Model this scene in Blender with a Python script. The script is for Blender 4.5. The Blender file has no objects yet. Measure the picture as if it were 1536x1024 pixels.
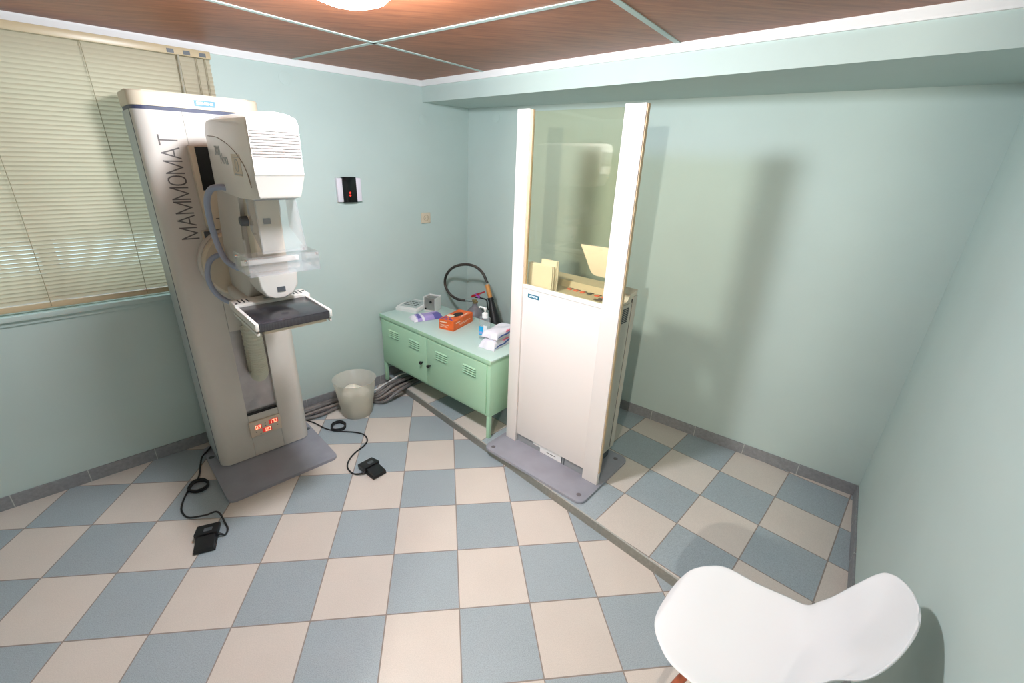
import bpy, bmesh, math, random
from mathutils import Vector, Matrix
random.seed(7)
PI = math.pi
T = 0.315                                    # floor tile pitch in metres
sc = bpy.context.scene
COL = sc.collection

# ------------------------------------------------------------------ materials
def lin(c):
    c /= 255.0
    return c / 12.92 if c <= 0.04045 else ((c + 0.055) / 1.055) ** 2.4
def rgb(r, g, b): return (lin(r), lin(g), lin(b), 1.0)

def mat(name, col, rough=0.5, metal=0.0, spec=0.5, var=0.0, scale=20.0, bump=0.0, coat=0.0):
    m = bpy.data.materials.new(name); m.use_nodes = True
    nt = m.node_tree; p = nt.nodes['Principled BSDF']
    p.inputs['Base Color'].default_value = rgb(*col)
    p.inputs['Roughness'].default_value = rough
    p.inputs['Metallic'].default_value = metal
    p.inputs['Specular IOR Level'].default_value = spec
    p.inputs['Coat Weight'].default_value = coat
    if var or bump:
        tc = nt.nodes.new('ShaderNodeTexCoord'); n = nt.nodes.new('ShaderNodeTexNoise')
        n.inputs['Scale'].default_value = scale; n.inputs['Detail'].default_value = 4
        nt.links.new(tc.outputs['Object'], n.inputs['Vector'])
        if var:
            r = nt.nodes.new('ShaderNodeValToRGB')
            r.color_ramp.elements[0].position = 0.3; r.color_ramp.elements[1].position = 0.7
            a = tuple(max(0, v * (1 - var)) for v in col); b = tuple(min(255, v * (1 + var)) for v in col)
            r.color_ramp.elements[0].color = rgb(*a); r.color_ramp.elements[1].color = rgb(*b)
            nt.links.new(n.outputs['Fac'], r.inputs['Fac']); nt.links.new(r.outputs['Color'], p.inputs['Base Color'])
        if bump:
            bn = nt.nodes.new('ShaderNodeBump'); bn.inputs['Strength'].default_value = bump; bn.inputs['Distance'].default_value = 0.002
            nt.links.new(n.outputs['Fac'], bn.inputs['Height']); nt.links.new(bn.outputs['Normal'], p.inputs['Normal'])
    return m

def emit(name, col, s):
    m = bpy.data.materials.new(name); m.use_nodes = True; nt = m.node_tree
    p = nt.nodes['Principled BSDF']
    p.inputs['Base Color'].default_value = rgb(*col)
    p.inputs['Emission Color'].default_value = rgb(*col); p.inputs['Emission Strength'].default_value = s
    return m

def clear(name, tint, refl=1.0, ior=1.5, rough=0.0, body=0.0):
    """clear sheet: tinted see-through with mirror reflections that grow at grazing angles"""
    m = bpy.data.materials.new(name); m.use_nodes = True; nt = m.node_tree
    nt.nodes.remove(nt.nodes['Principled BSDF']); out = nt.nodes['Material Output']
    t = nt.nodes.new('ShaderNodeBsdfTransparent'); t.inputs[0].default_value = rgb(*tint)
    g = nt.nodes.new('ShaderNodeBsdfGlossy'); g.inputs['Roughness'].default_value = rough
    f = nt.nodes.new('ShaderNodeLayerWeight'); f.inputs['Blend'].default_value = 0.5
    pw = nt.nodes.new('ShaderNodeMath'); pw.operation = 'POWER'; pw.inputs[1].default_value = 4.0
    k = nt.nodes.new('ShaderNodeMath'); k.operation = 'MULTIPLY_ADD'; k.inputs[1].default_value = 0.7 * refl; k.inputs[2].default_value = ((ior - 1) / (ior + 1)) ** 2 * refl; k.use_clamp = True
    mx = nt.nodes.new('ShaderNodeMixShader')
    nt.links.new(f.outputs['Facing'], pw.inputs[0]); nt.links.new(pw.outputs[0], k.inputs[0]); nt.links.new(k.outputs[0], mx.inputs[0])
    src = t.outputs[0]
    if body:
        d = nt.nodes.new('ShaderNodeBsdfDiffuse'); d.inputs[0].default_value = rgb(*tint)
        m2 = nt.nodes.new('ShaderNodeMixShader'); m2.inputs[0].default_value = body
        nt.links.new(t.outputs[0], m2.inputs[1]); nt.links.new(d.outputs[0], m2.inputs[2]); src = m2.outputs[0]
    nt.links.new(src, mx.inputs[1]); nt.links.new(g.outputs[0], mx.inputs[2]); nt.links.new(mx.outputs[0], out.inputs[0])
    return m

def translucent(name, col, trans=0.5, clearf=0.0, rough=0.5):
    m = bpy.data.materials.new(name); m.use_nodes = True; nt = m.node_tree
    p = nt.nodes['Principled BSDF']; out = nt.nodes['Material Output']
    p.inputs['Base Color'].default_value = rgb(*col); p.inputs['Roughness'].default_value = rough
    t = nt.nodes.new('ShaderNodeBsdfTranslucent'); t.inputs[0].default_value = rgb(*col)
    mx = nt.nodes.new('ShaderNodeMixShader'); mx.inputs[0].default_value = trans
    nt.links.new(p.outputs[0], mx.inputs[1]); nt.links.new(t.outputs[0], mx.inputs[2]); src = mx.outputs[0]
    if clearf:
        c = nt.nodes.new('ShaderNodeBsdfTransparent'); m2 = nt.nodes.new('ShaderNodeMixShader'); m2.inputs[0].default_value = clearf
        nt.links.new(src, m2.inputs[1]); nt.links.new(c.outputs[0], m2.inputs[2]); src = m2.outputs[0]
    nt.links.new(src, out.inputs[0]); return m

def tile_mat(name, ox, oy, ux, uy, vx, vy, blue_parity):
    """checker of speckled ceramic tiles with grout joints, laid along (u, v) from origin o"""
    m = bpy.data.materials.new(name); m.use_nodes = True; nt = m.node_tree; p = nt.nodes['Principled BSDF']
    N = lambda t: nt.nodes.new(t); Lk = nt.links.new
    def math_(op, a, b=None, c=None):
        n = N('ShaderNodeMath'); n.operation = op
        for i, v in enumerate((a, b, c)):
            if v is None: continue
            if isinstance(v, (int, float)): n.inputs[i].default_value = v
            else: Lk(v, n.inputs[i])
        return n.outputs[0]
    tc = N('ShaderNodeTexCoord'); s = N('ShaderNodeSeparateXYZ'); Lk(tc.outputs['Object'], s.inputs[0])
    X = math_('SUBTRACT', s.outputs[0], ox); Y = math_('SUBTRACT', s.outputs[1], oy)
    U = math_('ADD', math_('MULTIPLY', X, ux / T), math_('MULTIPLY', Y, uy / T))
    V = math_('ADD', math_('MULTIPLY', X, vx / T), math_('MULTIPLY', Y, vy / T))
    fu, fv = math_('FLOOR', U), math_('FLOOR', V)
    par = math_('MODULO', math_('ADD', math_('ADD', fu, fv), 200 + blue_parity), 2.0)   # 0 blue, 1 cream
    par = math_('GREATER_THAN', par, 0.5)
    def joint(a, f):
        q = math_('SUBTRACT', a, f); e = math_('MINIMUM', q, math_('SUBTRACT', 1.0, q)); return math_('LESS_THAN', e, 0.0085)
    g = math_('MAXIMUM', joint(U, fu), joint(V, fv))
    # per tile tone
    cv = N('ShaderNodeCombineXYZ'); Lk(fu, cv.inputs[0]); Lk(fv, cv.inputs[1])
    wn = N('ShaderNodeTexWhiteNoise'); wn.noise_dimensions = '3D'; Lk(cv.outputs[0], wn.inputs['Vector'])
    n = N('ShaderNodeTexNoise'); n.inputs['Scale'].default_value = 260; n.inputs['Detail'].default_value = 2; Lk(tc.outputs['Object'], n.inputs['Vector'])
    n2 = N('ShaderNodeTexNoise'); n2.inputs['Scale'].default_value = 5; n2.inputs['Detail'].default_value = 3; Lk(tc.outputs['Object'], n2.inputs['Vector'])
    mx = N('ShaderNodeMix'); mx.data_type = 'RGBA'; mx.inputs['A'].default_value = rgb(162, 173, 179); mx.inputs['B'].default_value = rgb(214, 204, 195); Lk(par, mx.inputs['Factor'])
    tone = math_('ADD', math_('MULTIPLY', n.outputs['Fac'], math_('SUBTRACT', 0.80, math_('MULTIPLY', par, 0.50))), math_('MULTIPLY', wn.outputs['Value'], 0.06))
    tone = math_('ADD', tone, math_('MULTIPLY', n2.outputs['Fac'], 0.10))
    tone = math_('ADD', tone, math_('ADD', 0.51, math_('MULTIPLY', par, 0.25)))
    hs = N('ShaderNodeHueSaturation'); Lk(mx.outputs['Result'], hs.inputs['Color']); Lk(tone, hs.inputs['Value'])
    m2 = N('ShaderNodeMix'); m2.data_type = 'RGBA'; Lk(g, m2.inputs['Factor']); Lk(hs.outputs[0], m2.inputs['A']); m2.inputs['B'].default_value = rgb(150, 138, 130)
    Lk(m2.outputs['Result'], p.inputs['Base Color'])
    Lk(math_('ADD', 0.42, math_('MULTIPLY', g, 0.4)), p.inputs['Roughness']); p.inputs['Specular IOR Level'].default_value = 0.4
    b = N('ShaderNodeBump'); b.inputs['Strength'].default_value = 0.35; b.inputs['Distance'].default_value = 0.002; Lk(math_('SUBTRACT', 1.0, g), b.inputs['Height']); Lk(b.outputs[0], p.inputs['Normal'])
    return m

def wood_mat():
    m = bpy.data.materials.new('ceiling_wood'); m.use_nodes = True; nt = m.node_tree; p = nt.nodes['Principled BSDF']
    tc = nt.nodes.new('ShaderNodeTexCoord'); mp = nt.nodes.new('ShaderNodeMapping')
    mp.inputs['Rotation'].default_value = (0, 0, math.radians(46)); mp.inputs['Scale'].default_value = (1.2, 14, 1)
    n = nt.nodes.new('ShaderNodeTexNoise'); n.inputs['Scale'].default_value = 3.0; n.inputs['Detail'].default_value = 7; n.inputs['Roughness'].default_value = 0.65; n.inputs['Distortion'].default_value = 0.6
    r = nt.nodes.new('ShaderNodeValToRGB'); r.color_ramp.elements[0].position = 0.32; r.color_ramp.elements[1].position = 0.72
    r.color_ramp.elements[0].color = rgb(128, 72, 46); r.color_ramp.elements[1].color = rgb(172, 108, 72)
    nt.links.new(tc.outputs['Object'], mp.inputs[0]); nt.links.new(mp.outputs[0], n.inputs['Vector']); nt.links.new(n.outputs['Fac'], r.inputs['Fac']); nt.links.new(r.outputs[0], p.inputs['Base Color'])
    p.inputs['Roughness'].default_value = 0.42; p.inputs['Specular IOR Level'].default_value = 0.35
    return m

def joint_mat(name, col, jcol, pitch):
    m = mat(name, col, 0.55, var=0.06, scale=60); nt = m.node_tree; p = nt.nodes['Principled BSDF']
    src = p.inputs['Base Color'].links[0].from_socket
    tc = nt.nodes.new('ShaderNodeTexCoord'); s = nt.nodes.new('ShaderNodeSeparateXYZ'); nt.links.new(tc.outputs['Object'], s.inputs[0])
    a = nt.nodes.new('ShaderNodeMath'); a.operation = 'MULTIPLY'; a.inputs[1].default_value = 1 / pitch; nt.links.new(s.outputs[0], a.inputs[0])
    f = nt.nodes.new('ShaderNodeMath'); f.operation = 'FRACT'; nt.links.new(a.outputs[0], f.inputs[0])
    l = nt.nodes.new('ShaderNodeMath'); l.operation = 'LESS_THAN'; l.inputs[1].default_value = 0.012; nt.links.new(f.outputs[0], l.inputs[0])
    mx = nt.nodes.new('ShaderNodeMix'); mx.data_type = 'RGBA'; nt.links.new(l.outputs[0], mx.inputs['Factor']); nt.links.new(src, mx.inputs['A']); mx.inputs['B'].default_value = rgb(*jcol)
    nt.links.new(mx.outputs['Result'], p.inputs['Base Color']); return m

WALL = mat('wall_paint', (188, 203, 198), 0.55, spec=0.35, var=0.012, scale=2.2)
WOOD = wood_mat()
WHITE_TRIM = mat('white_trim_paint', (236, 233, 233), 0.5)
STRIP = mat('ceiling_strip_paint', (178, 194, 188), 0.5)
A_G = -0.8946
TILE_LOW = tile_mat('floor_tiles', 0, 0, 1, 0, 0, 1, 0)
TILE_UP = tile_mat('raised_floor_tiles', 11.6775 * T, 1.1237 * T, math.cos(A_G), math.sin(A_G), math.sin(A_G), -math.cos(A_G), 1)
RISER = joint_mat('step_edge_tiles', (176, 174, 166), (190, 186, 180), T)
SKIRT = joint_mat('skirting_tiles', (136, 136, 138), (186, 186, 182), T)
CREAM = mat('cream_enamel', (206, 198, 189), 0.38, var=0.01, scale=6)
CREAM_D = mat('cream_yellowed_plastic', (212, 197, 174), 0.42)
OFFW = mat('offwhite_plastic', (226, 221, 213), 0.32, coat=0.2)
BOOTHW = mat('booth_white_enamel', (233, 225, 221), 0.4)
BOOTHB = mat('booth_beige_enamel', (214, 203, 182), 0.45)
BOOTHS = mat('booth_grey_beige_side', (196, 190, 176), 0.45)
LILAC = mat('lilac_grey_metal_plate', (150, 150, 160), 0.38, var=0.03, scale=9)
GREYSIDE = mat('pale_grey_side_panel', (188, 192, 190), 0.45)
DARKBLUE = mat('dark_blue_seal', (62, 66, 92), 0.5)
DARKGREY = mat('dark_grey_plastic', (82, 86, 90), 0.5)
BLACK = mat('black_plastic', (22, 22, 25), 0.4)
RUBBER = mat('black_rubber', (30, 30, 32), 0.55)
SCREEN = mat('black_screen', (8, 9, 12), 0.18)
STEEL = mat('brushed_steel', (176, 170, 168), 0.32, metal=0.85, var=0.08, scale=8)
CHROME = mat('bright_metal', (214, 214, 214), 0.15, metal=1.0)
HOSEB = mat('blue_grey_hose', (158, 166, 186), 0.4)
CORR = mat('corrugated_hose_plastic', (198, 194, 176), 0.5)
CARBON = mat('carbon_plate', (44, 42, 46), 0.2, var=0.25, scale=9)
BRAND_T = mat('teal_badge', (22, 112, 140), 0.4)
BRAND_W = mat('badge_white_letters', (244, 248, 250), 0.5)
PRINT_G = mat('dark_grey_print', (104, 98, 96), 0.6)
PRINT_B = mat('faded_blue_grey_print', (172, 176, 176), 0.6)
LED = emit('red_segment_glow', (255, 176, 140), 1.6)
LEDBACK = emit('red_display_window', (226, 58, 50), 0.35)
DISPF = mat('display_panel_beige', (220, 200, 180), 0.45)
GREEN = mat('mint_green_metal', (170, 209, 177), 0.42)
LOUVRE_SHADE = mat('louvre_shade_strip', (44, 66, 50), 0.8)
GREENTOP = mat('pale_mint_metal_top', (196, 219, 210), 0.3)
CLEAR = clear('clear_acrylic', (252, 252, 253), 1.1, 1.45, 0.02, 0.05)
CLEAR2 = clear('clear_acrylic_milky', (252, 252, 252), 1.2, 1.45, 0.04, 0.10)
LEADGLASS = clear('yellowish_lead_glass', (250, 248, 236), 1.4, 1.5)
WINGLASS = clear('window_glass', (236, 244, 242), 1.0, 1.45)
SLAT = translucent('blind_slat_enamel', (206, 195, 172), 0.25, rough=0.35)
SLATRAIL = mat('blind_rail_enamel', (196, 176, 142), 0.35)
CORD = mat('beige_cord', (150, 140, 112), 0.7)
BINP = translucent('frosted_bin_plastic', (244, 238, 228), 0.45, 0.52, 0.35)
BAGP = mat('crumpled_cream_paper', (250, 242, 226), 0.7)
WHITEP = mat('white_plastic', (238, 238, 236), 0.35)
SHELL = mat('white_chair_shell', (241, 241, 242), 0.28, coat=0.3)
LEGWOOD = mat('reddish_wood', (160, 84, 56), 0.45, var=0.12, scale=30)
WARMPAINT = mat('hall_paint', (230, 216, 190), 0.6)
def glow(name, col, s):
    m = bpy.data.materials.new(name); m.use_nodes = True; nt = m.node_tree; nt.nodes.remove(nt.nodes['Principled BSDF'])
    e = nt.nodes.new('ShaderNodeEmission'); e.inputs[0].default_value = rgb(*col); e.inputs[1].default_value = s
    t = nt.nodes.new('ShaderNodeBsdfTransparent'); a = nt.nodes.new('ShaderNodeAddShader')
    nt.links.new(e.outputs[0], a.inputs[0]); nt.links.new(t.outputs[0], a.inputs[1]); nt.links.new(a.outputs[0], nt.nodes['Material Output'].inputs[0]); return m
LAMPM = glow('lamp_diffuser_glow', (240, 244, 255), 40.0)

# ------------------------------------------------------------------ mesh helpers
def NB(): return bmesh.new()
def _faces(bm, verts, faces, mi=0):
    vs = [bm.verts.new(v) for v in verts]; out = []
    for f in faces:
        try:
            fc = bm.faces.new([vs[i] for i in f]); fc.material_index = mi; out.append(fc)
        except ValueError: pass
    return vs, out
def box(bm, x0, x1, y0, y1, z0, z1, bev=0.0, seg=2, M=None, mi=0):
    t = bmesh.new()
    _faces(t, [(x0, y0, z0), (x1, y0, z0), (x1, y1, z0), (x0, y1, z0), (x0, y0, z1), (x1, y0, z1), (x1, y1, z1), (x0, y1, z1)],
           [(3, 2, 1, 0), (4, 5, 6, 7), (0, 1, 5, 4), (1, 2, 6, 5), (2, 3, 7, 6), (3, 0, 4, 7)])
    if bev: bmesh.ops.bevel(t, geom=t.edges[:], offset=bev, segments=seg, profile=0.5, affect='EDGES')
    _merge(bm, t, M, mi); return bm
def _merge(bm, t, M=None, mi=0):
    bmesh.ops.recalc_face_normals(t, faces=t.faces[:])
    mp = {}
    for v in t.verts: mp[v] = bm.verts.new(M @ v.co if M else v.co)
    for f in t.faces:
        try:
            nf = bm.faces.new([mp[v] for v in f.verts]); nf.material_index = mi
        except ValueError: pass
    t.free()
def prism(bm, poly, z0, z1, bev=0.0, seg=2, M=None, mi=0, only=None):
    """polygon in (x, y) extruded in z"""
    t = bmesh.new(); n = len(poly)
    _faces(t, [(x, y, z0) for x, y in poly] + [(x, y, z1) for x, y in poly],
           [tuple(range(n - 1, -1, -1)), tuple(range(n, 2 * n))] + [(i, (i + 1) % n, n + (i + 1) % n, n + i) for i in range(n)])
    if bev:
        es = [e for e in t.edges if (abs(e.verts[0].co.z - e.verts[1].co.z) < 1e-6)]
        if only == 'top': es = [e for e in es if e.verts[0].co.z > (z0 + z1) / 2]
        bmesh.ops.bevel(t, geom=es, offset=bev, segments=seg, profile=0.5, affect='EDGES')
    _merge(bm, t, M, mi); return bm
def rrect(x0, x1, y0, y1, r, n=6, corners=(1, 1, 1, 1)):
    """rounded rectangle; corners order: (x0y0, x1y0, x1y1, x0y1)"""
    out = []
    for (cx, cy, sx, sy, a0), on in zip(((x0, y0, 1, 1, PI), (x1, y0, -1, 1, 1.5 * PI), (x1, y1, -1, -1, 0), (x0, y1, 1, -1, 0.5 * PI)), corners):
        if not on: out.append((cx, cy)); continue
        for k in range(n + 1):
            a = a0 + k / n * PI / 2
            out.append((cx + sx * r + r * math.cos(a), cy + sy * r + r * math.sin(a)))
    return out
# extrusion along another axis
YZ_X = Matrix(((0, 0, 1, 0), (1, 0, 0, 0), (0, 1, 0, 0), (0, 0, 0, 1)))     # poly (y,z) extruded along x
XZ_Y = Matrix(((1, 0, 0, 0), (0, 0, 1, 0), (0, 1, 0, 0), (0, 0, 0, 1)))     # poly (x,z) extruded along y
def lathe(bm, prof, n=32, M=None, mi=0, cap=True):
    t = bmesh.new(); rows = []
    for r, z in prof: rows.append([t.verts.new((max(r, 1e-5) * math.cos(2 * PI * k / n), max(r, 1e-5) * math.sin(2 * PI * k / n), z)) for k in range(n)])
    for a, b in zip(rows, rows[1:]):
        for k in range(n): t.faces.new((a[k], a[(k + 1) % n], b[(k + 1) % n], b[k]))
    if cap:
        if prof[0][0] > 1e-4: t.faces.new(rows[0][::-1])
        if prof[-1][0] > 1e-4: t.faces.new(rows[-1])
    bmesh.ops.remove_doubles(t, verts=t.verts[:], dist=2e-5)
    _merge(bm, t, M, mi); return bm
def smooth_path(P, n=6, closed=False):
    P = [Vector(p) for p in P]; out = []; m = len(P)
    for i in range(m if closed else m - 1):
        if closed: p0, p1, p2, p3 = P[i - 1], P[i], P[(i + 1) % m], P[(i + 2) % m]
        else: p0, p1, p2, p3 = P[max(i - 1, 0)], P[i], P[i + 1], P[min(i + 2, m - 1)]
        for k in range(n):
            t = k / n; out.append(0.5 * (2 * p1 + (p2 - p0) * t + (2 * p0 - 5 * p1 + 4 * p2 - p3) * t * t + (3 * p1 - p0 - 3 * p2 + p3) * t ** 3))
    if not closed: out.append(P[-1])
    return out
def tube(bm, P, r, n=10, sm=6, mi=0, rf=None, closed=False):
    pts = smooth_path(P, sm, closed) if sm else [Vector(p) for p in P]
    t = bmesh.new(); rows = []; nrm = None; m = len(pts)
    for i, p in enumerate(pts):
        if closed: d = (pts[(i + 1) % m] - pts[i - 1]).normalized()
        else: d = (pts[min(i + 1, m - 1)] - pts[max(i - 1, 0)]).normalized()
        if nrm is None: nrm = d.orthogonal().normalized()
        nrm = (nrm - d * nrm.dot(d)).normalized(); b = d.cross(nrm)
        rr = r if rf is None else rf(i / (m - 1), i) * r
        rows.append([t.verts.new(p + (nrm * math.cos(2 * PI * k / n) + b * math.sin(2 * PI * k / n)) * rr) for k in range(n)])
    for a, b in zip(rows, rows[1:] + ([rows[0]] if closed else [])):
        for k in range(n): t.faces.new((a[k], a[(k + 1) % n], b[(k + 1) % n], b[k]))
    if not closed:
        t.faces.new(rows[0][::-1]); t.faces.new(rows[-1])
    _merge(bm, t, None, mi); return bm
def cyl(bm, p0, p1, r0, r1=None, n=20, mi=0):
    r1 = r0 if r1 is None else r1
    p0, p1 = Vector(p0), Vector(p1); d = p1 - p0
    M = Matrix.Translation(p0) @ d.to_track_quat('Z', 'Y').to_matrix().to_4x4()
    return lathe(bm, [(r0, 0), (r1, d.length)], n, M, mi)
def text(bm, s, size, M, mi=0, sx=1.0, ext=0.0006, bold=0.0):
    cu = bpy.data.curves.new('t', 'FONT'); cu.body = s; cu.size = size; cu.extrude = ext; cu.align_x = 'CENTER'; cu.align_y = 'CENTER'; cu.offset = bold
    cu.resolution_u = 3
    o = bpy.data.objects.new('t', cu); COL.objects.link(o); bpy.context.view_layer.update()
    dg = bpy.context.evaluated_depsgraph_get(); me = bpy.data.meshes.new_from_object(o.evaluated_get(dg))
    t = bmesh.new(); t.from_mesh(me); bmesh.ops.remove_doubles(t, verts=t.verts[:], dist=1e-6)
    _merge(bm, t, M @ Matrix.Diagonal((sx, 1, 1, 1)), mi)
    bpy.data.objects.remove(o); bpy.data.curves.remove(cu); bpy.data.meshes.remove(me); return bm
def frame_M(o, ux, uy):
    """matrix taking text x->ux, y->uy, z->normal at origin o"""
    ux, uy = Vector(ux).normalized(), Vector(uy).normalized(); w = ux.cross(uy)
    return Matrix(((ux.x, uy.x, w.x, o[0]), (ux.y, uy.y, w.y, o[1]), (ux.z, uy.z, w.z, o[2]), (0, 0, 0, 1)))
FRONT = lambda x, y, z: frame_M((x, y, z), (1, 0, 0), (0, 0, 1))      # text read on a face that looks towards -y

def obj(name, bm, m, parent=None, ang=34, smooth=True, shear=None):
    if shear:
        for v in bm.verts: v.co.x += shear * v.co.z
    bm.normal_update()
    for f in bm.faces: f.smooth = smooth
    ca = math.radians(ang)
    for e in bm.edges:
        if len(e.link_faces) == 2 and e.calc_face_angle(0) > ca: e.smooth = False
    me = bpy.data.meshes.new(name); bm.to_mesh(me); bm.free()
    for k in (m if isinstance(m, (list, tuple)) else [m]): me.materials.append(k)
    o = bpy.data.objects.new(name, me); COL.objects.link(o)
    if parent is not None: o.parent = parent
    return o
def pieces(name, bm, m, parent=None, **kw):
    """every connected piece of bm becomes an object of its own"""
    seen = set(); out = []
    for v0 in bm.verts:
        if v0 in seen: continue
        comp = []; st = [v0]; seen.add(v0)
        while st:
            v = st.pop(); comp.append(v)
            for e in v.link_edges:
                u = e.other_vert(v)
                if u not in seen: seen.add(u); st.append(u)
        nb = bmesh.new(); mp = {v: nb.verts.new(v.co) for v in comp}
        for f in {f for v in comp for f in v.link_faces}: nb.faces.new([mp[v] for v in f.verts]).material_index = f.material_index
        bmesh.ops.recalc_face_normals(nb, faces=nb.faces[:])
        out.append(obj(name, nb, m, parent, **kw))
    bm.free(); return out
def place(o, loc, rz=0.0): o.location = loc; o.rotation_euler = (0, 0, rz); return o
def tag(o, label, cat, group=None):
    o['label'] = label; o['category'] = cat
    if group: o['group'] = group
    return o
def thing(name, label, cat, loc, rz=0.0, group=None):
    o = bpy.data.objects.new(name, None); COL.objects.link(o); o.empty_display_size = 0.1
    place(o, loc, rz); return tag(o, label, cat, group)
def struct(name, bm, m, loc=(0, 0, 0), rz=0.0, parent=None, **kw):
    o = obj(name, bm, m, parent, **kw); place(o, loc, rz)
    if parent is None: o['kind'] = 'structure'
    return o
R = math.radians

# ------------------------------------------------------------------ the room
def m2(p): return (p[0] * T, p[1] * T)
KC = m2((7.50, 6.56))                 # far corner of window wall and rear wall
BCc = m2((14.507, -0.522))            # far right corner
angA = R(36.75)
uA = Vector((math.cos(angA), math.sin(angA)))
A_end = Vector(KC) - uA * 4.43
C_end = Vector((1.70, -3.034))
HC = 2.337                            # ceiling height
HP = 0.055                            # raised floor height

def wall_along(name, p, q, z0, z1, th=0.12, holes=()):
    """wall box from p to q, inside face on the line, thickness away from the room centre"""
    p, q = Vector(p), Vector(q); d = q - p; L = d.length; a = math.atan2(d.y, d.x)
    c = Vector((2.2, 0.2)); n = Vector((-d.y, d.x)).normalized(); s = 1 if (c - p).dot(n) < 0 else -1
    y0, y1 = (0, th) if s > 0 else (-th, 0)
    bm = NB()
    if not holes: box(bm, 0, L, y0, y1, z0, z1)
    for (h0, h1, k0, k1) in holes:
        box(bm, 0, h0, y0, y1, z0, z1); box(bm, h1, L, y0, y1, z0, z1)
        if k0 > z0: box(bm, h0, h1, y0, y1, z0, k0)
        if k1 < z1: box(bm, h0, h1, y0, y1, k1, z1)
    return struct(name, bm, WALL, (p.x, p.y, 0), a), a, L

LA = 4.43
wall_along('wall_left', A_end, KC, 0, HC, holes=[(LA - 3.45, LA - 1.95, 1.045, 2.245)])
wall_along('wall_back', KC, BCc, 0, HC)
wall_along('wall_right', BCc, C_end, 0, HC)
dDv = A_end - C_end; LD = dDv.length
wall_along('wall_front', C_end, A_end, 0, HC, holes=[(0.29, 0.60, 0.0, 2.26)])  # unseen opening, put in and narrowed to shape the hall light

bm = NB(); prism(bm, [tuple(A_end + Vector((-.15, 0.1))), tuple(C_end + Vector((0.1, -.2))), (BCc[0] + .15, BCc[1] - .0), (KC[0], KC[1] + .15)][::1], -0.08, 0)
struct('floor', bm, TILE_LOW)
# raised floor with its grey tile edge
E_A, E_C = m2((5.239, 4.869)), m2((11.415, -3.615))
bm = NB(); prism(bm, [E_A, E_C, BCc, KC], 0.0, HP); bm.normal_update()
for f in bm.faces:
    if abs(f.normal.z) < 0.5: f.material_index = 1
struct('floor_raised', bm, [TILE_UP, RISER])
ex = Vector(E_C) - Vector(E_A); ea = math.atan2(ex.y, ex.x)
bm = NB(); box(bm, 0.0, ex.length, 0.0, 0.010, 0, HP + 0.0008)
place(struct('trim_1', bm, RISER), (E_A[0], E_A[1], 0), ea)
# ceiling
bm = NB(); prism(bm, [tuple(A_end + Vector((-.15, 0.1))), tuple(C_end + Vector((0.1, -.2))), (BCc[0] + .15, BCc[1]), (KC[0], KC[1] + .15)], HC, HC + 0.05)
struct('ceiling', bm, WOOD)
def strip(name, c, ang, t0, t1):
    bm = NB(); box(bm, t0, t1, -0.013, 0.013, HC - 0.003, HC + 0.01)
    struct(name, bm, STRIP, (c[0] * T, c[1] * T, 0), R(ang))
strip('trim_2', (5.79, 2.05), -46.2, -0.84, 3.75)
strip('trim_3', (5.79, 2.05), 45.6, -1.62, 0.87)
strip('trim_4', (9.48, 0.08), 45.6, -3.0, 0.33)
strip('trim_5', (2.86, -0.86), -46.2, -0.45, 2.6)
# beam along the rear wall
F_A, F_C = m2((6.36, 5.71)), m2((12.71, -2.32))
bm = NB(); prism(bm, [F_A, F_C, BCc, KC], 2.199, HC)
struct('ceiling_beam', bm, WALL)
fx = Vector(F_C) - Vector(F_A); fa = math.atan2(fx.y, fx.x)
def cornice(name, p, a, L):
    bm = NB(); prism(bm, [(0, 2.302), (-0.012, 2.302), (-0.014, 2.312), (-0.026, 2.326), (-0.028, HC), (0, HC)], 0, L, M=YZ_X)
    struct(name, bm, WHITE_TRIM, (p[0], p[1], 0), a, ang=60)
cornice('trim_6', A_end, angA, (Vector(F_A) - A_end).length)
cornice('trim_7', F_A, fa, fx.length)
# skirting
def skirt(name, p, q, z0, h, s):
    p, q = Vector(p), Vector(q); d = q - p; bm = NB()
    box(bm, 0, d.length, min(0, s * 0.009), max(0, s * 0.009), z0, z0 + h, 0.0012, 1)
    struct(name, bm, SKIRT, (p.x, p.y, 0), math.atan2(d.y, d.x))
skirt('baseboard_left', A_end, E_A, 0, 0.078, -1)
skirt('baseboard_left_raised', E_A, KC, HP, 0.078, -1)
skirt('baseboard_back', KC, BCc, HP, 0.075, -1)
skirt('baseboard_right', BCc, E_C, HP, 0.075, -1)
# unseen hall behind the camera, assumed as source of the warm light
hx = dDv.normalized(); hn = Vector((-hx.y, hx.x))
if (Vector((2, 0)) - C_end).dot(hn) > 0: hn = -hn
ha = math.atan2(hx.y, hx.x)
sgn = 1 if Vector((-hx.y, hx.x)).dot(hn) > 0 else -1
bm = NB()
def hb(x0, x1, y0, y1, z0, z1): box(bm, x0, x1, min(sgn * y0, sgn * y1), max(sgn * y0, sgn * y1), z0, z1)
hb(-0.5, 2.2, 1.6, 1.7, 0, HC); hb(-0.6, -0.5, 0.12, 1.7, 0, HC); hb(2.2, 2.3, 0.12, 1.7, 0, HC)
struct('wall_hall', bm, WARMPAINT, (C_end.x, C_end.y, 0), ha)
bm = NB(); hb(-0.6, 2.3, 0.12, 1.7, HC, HC + .05); struct('ceiling_hall', bm, WARMPAINT, (C_end.x, C_end.y, 0), ha)
bm = NB(); hb(-0.6, 2.3, 0.0, 1.7, -0.06, 0.0); struct('floor_hall', bm, WARMPAINT, (C_end.x, C_end.y, 0), ha)

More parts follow.
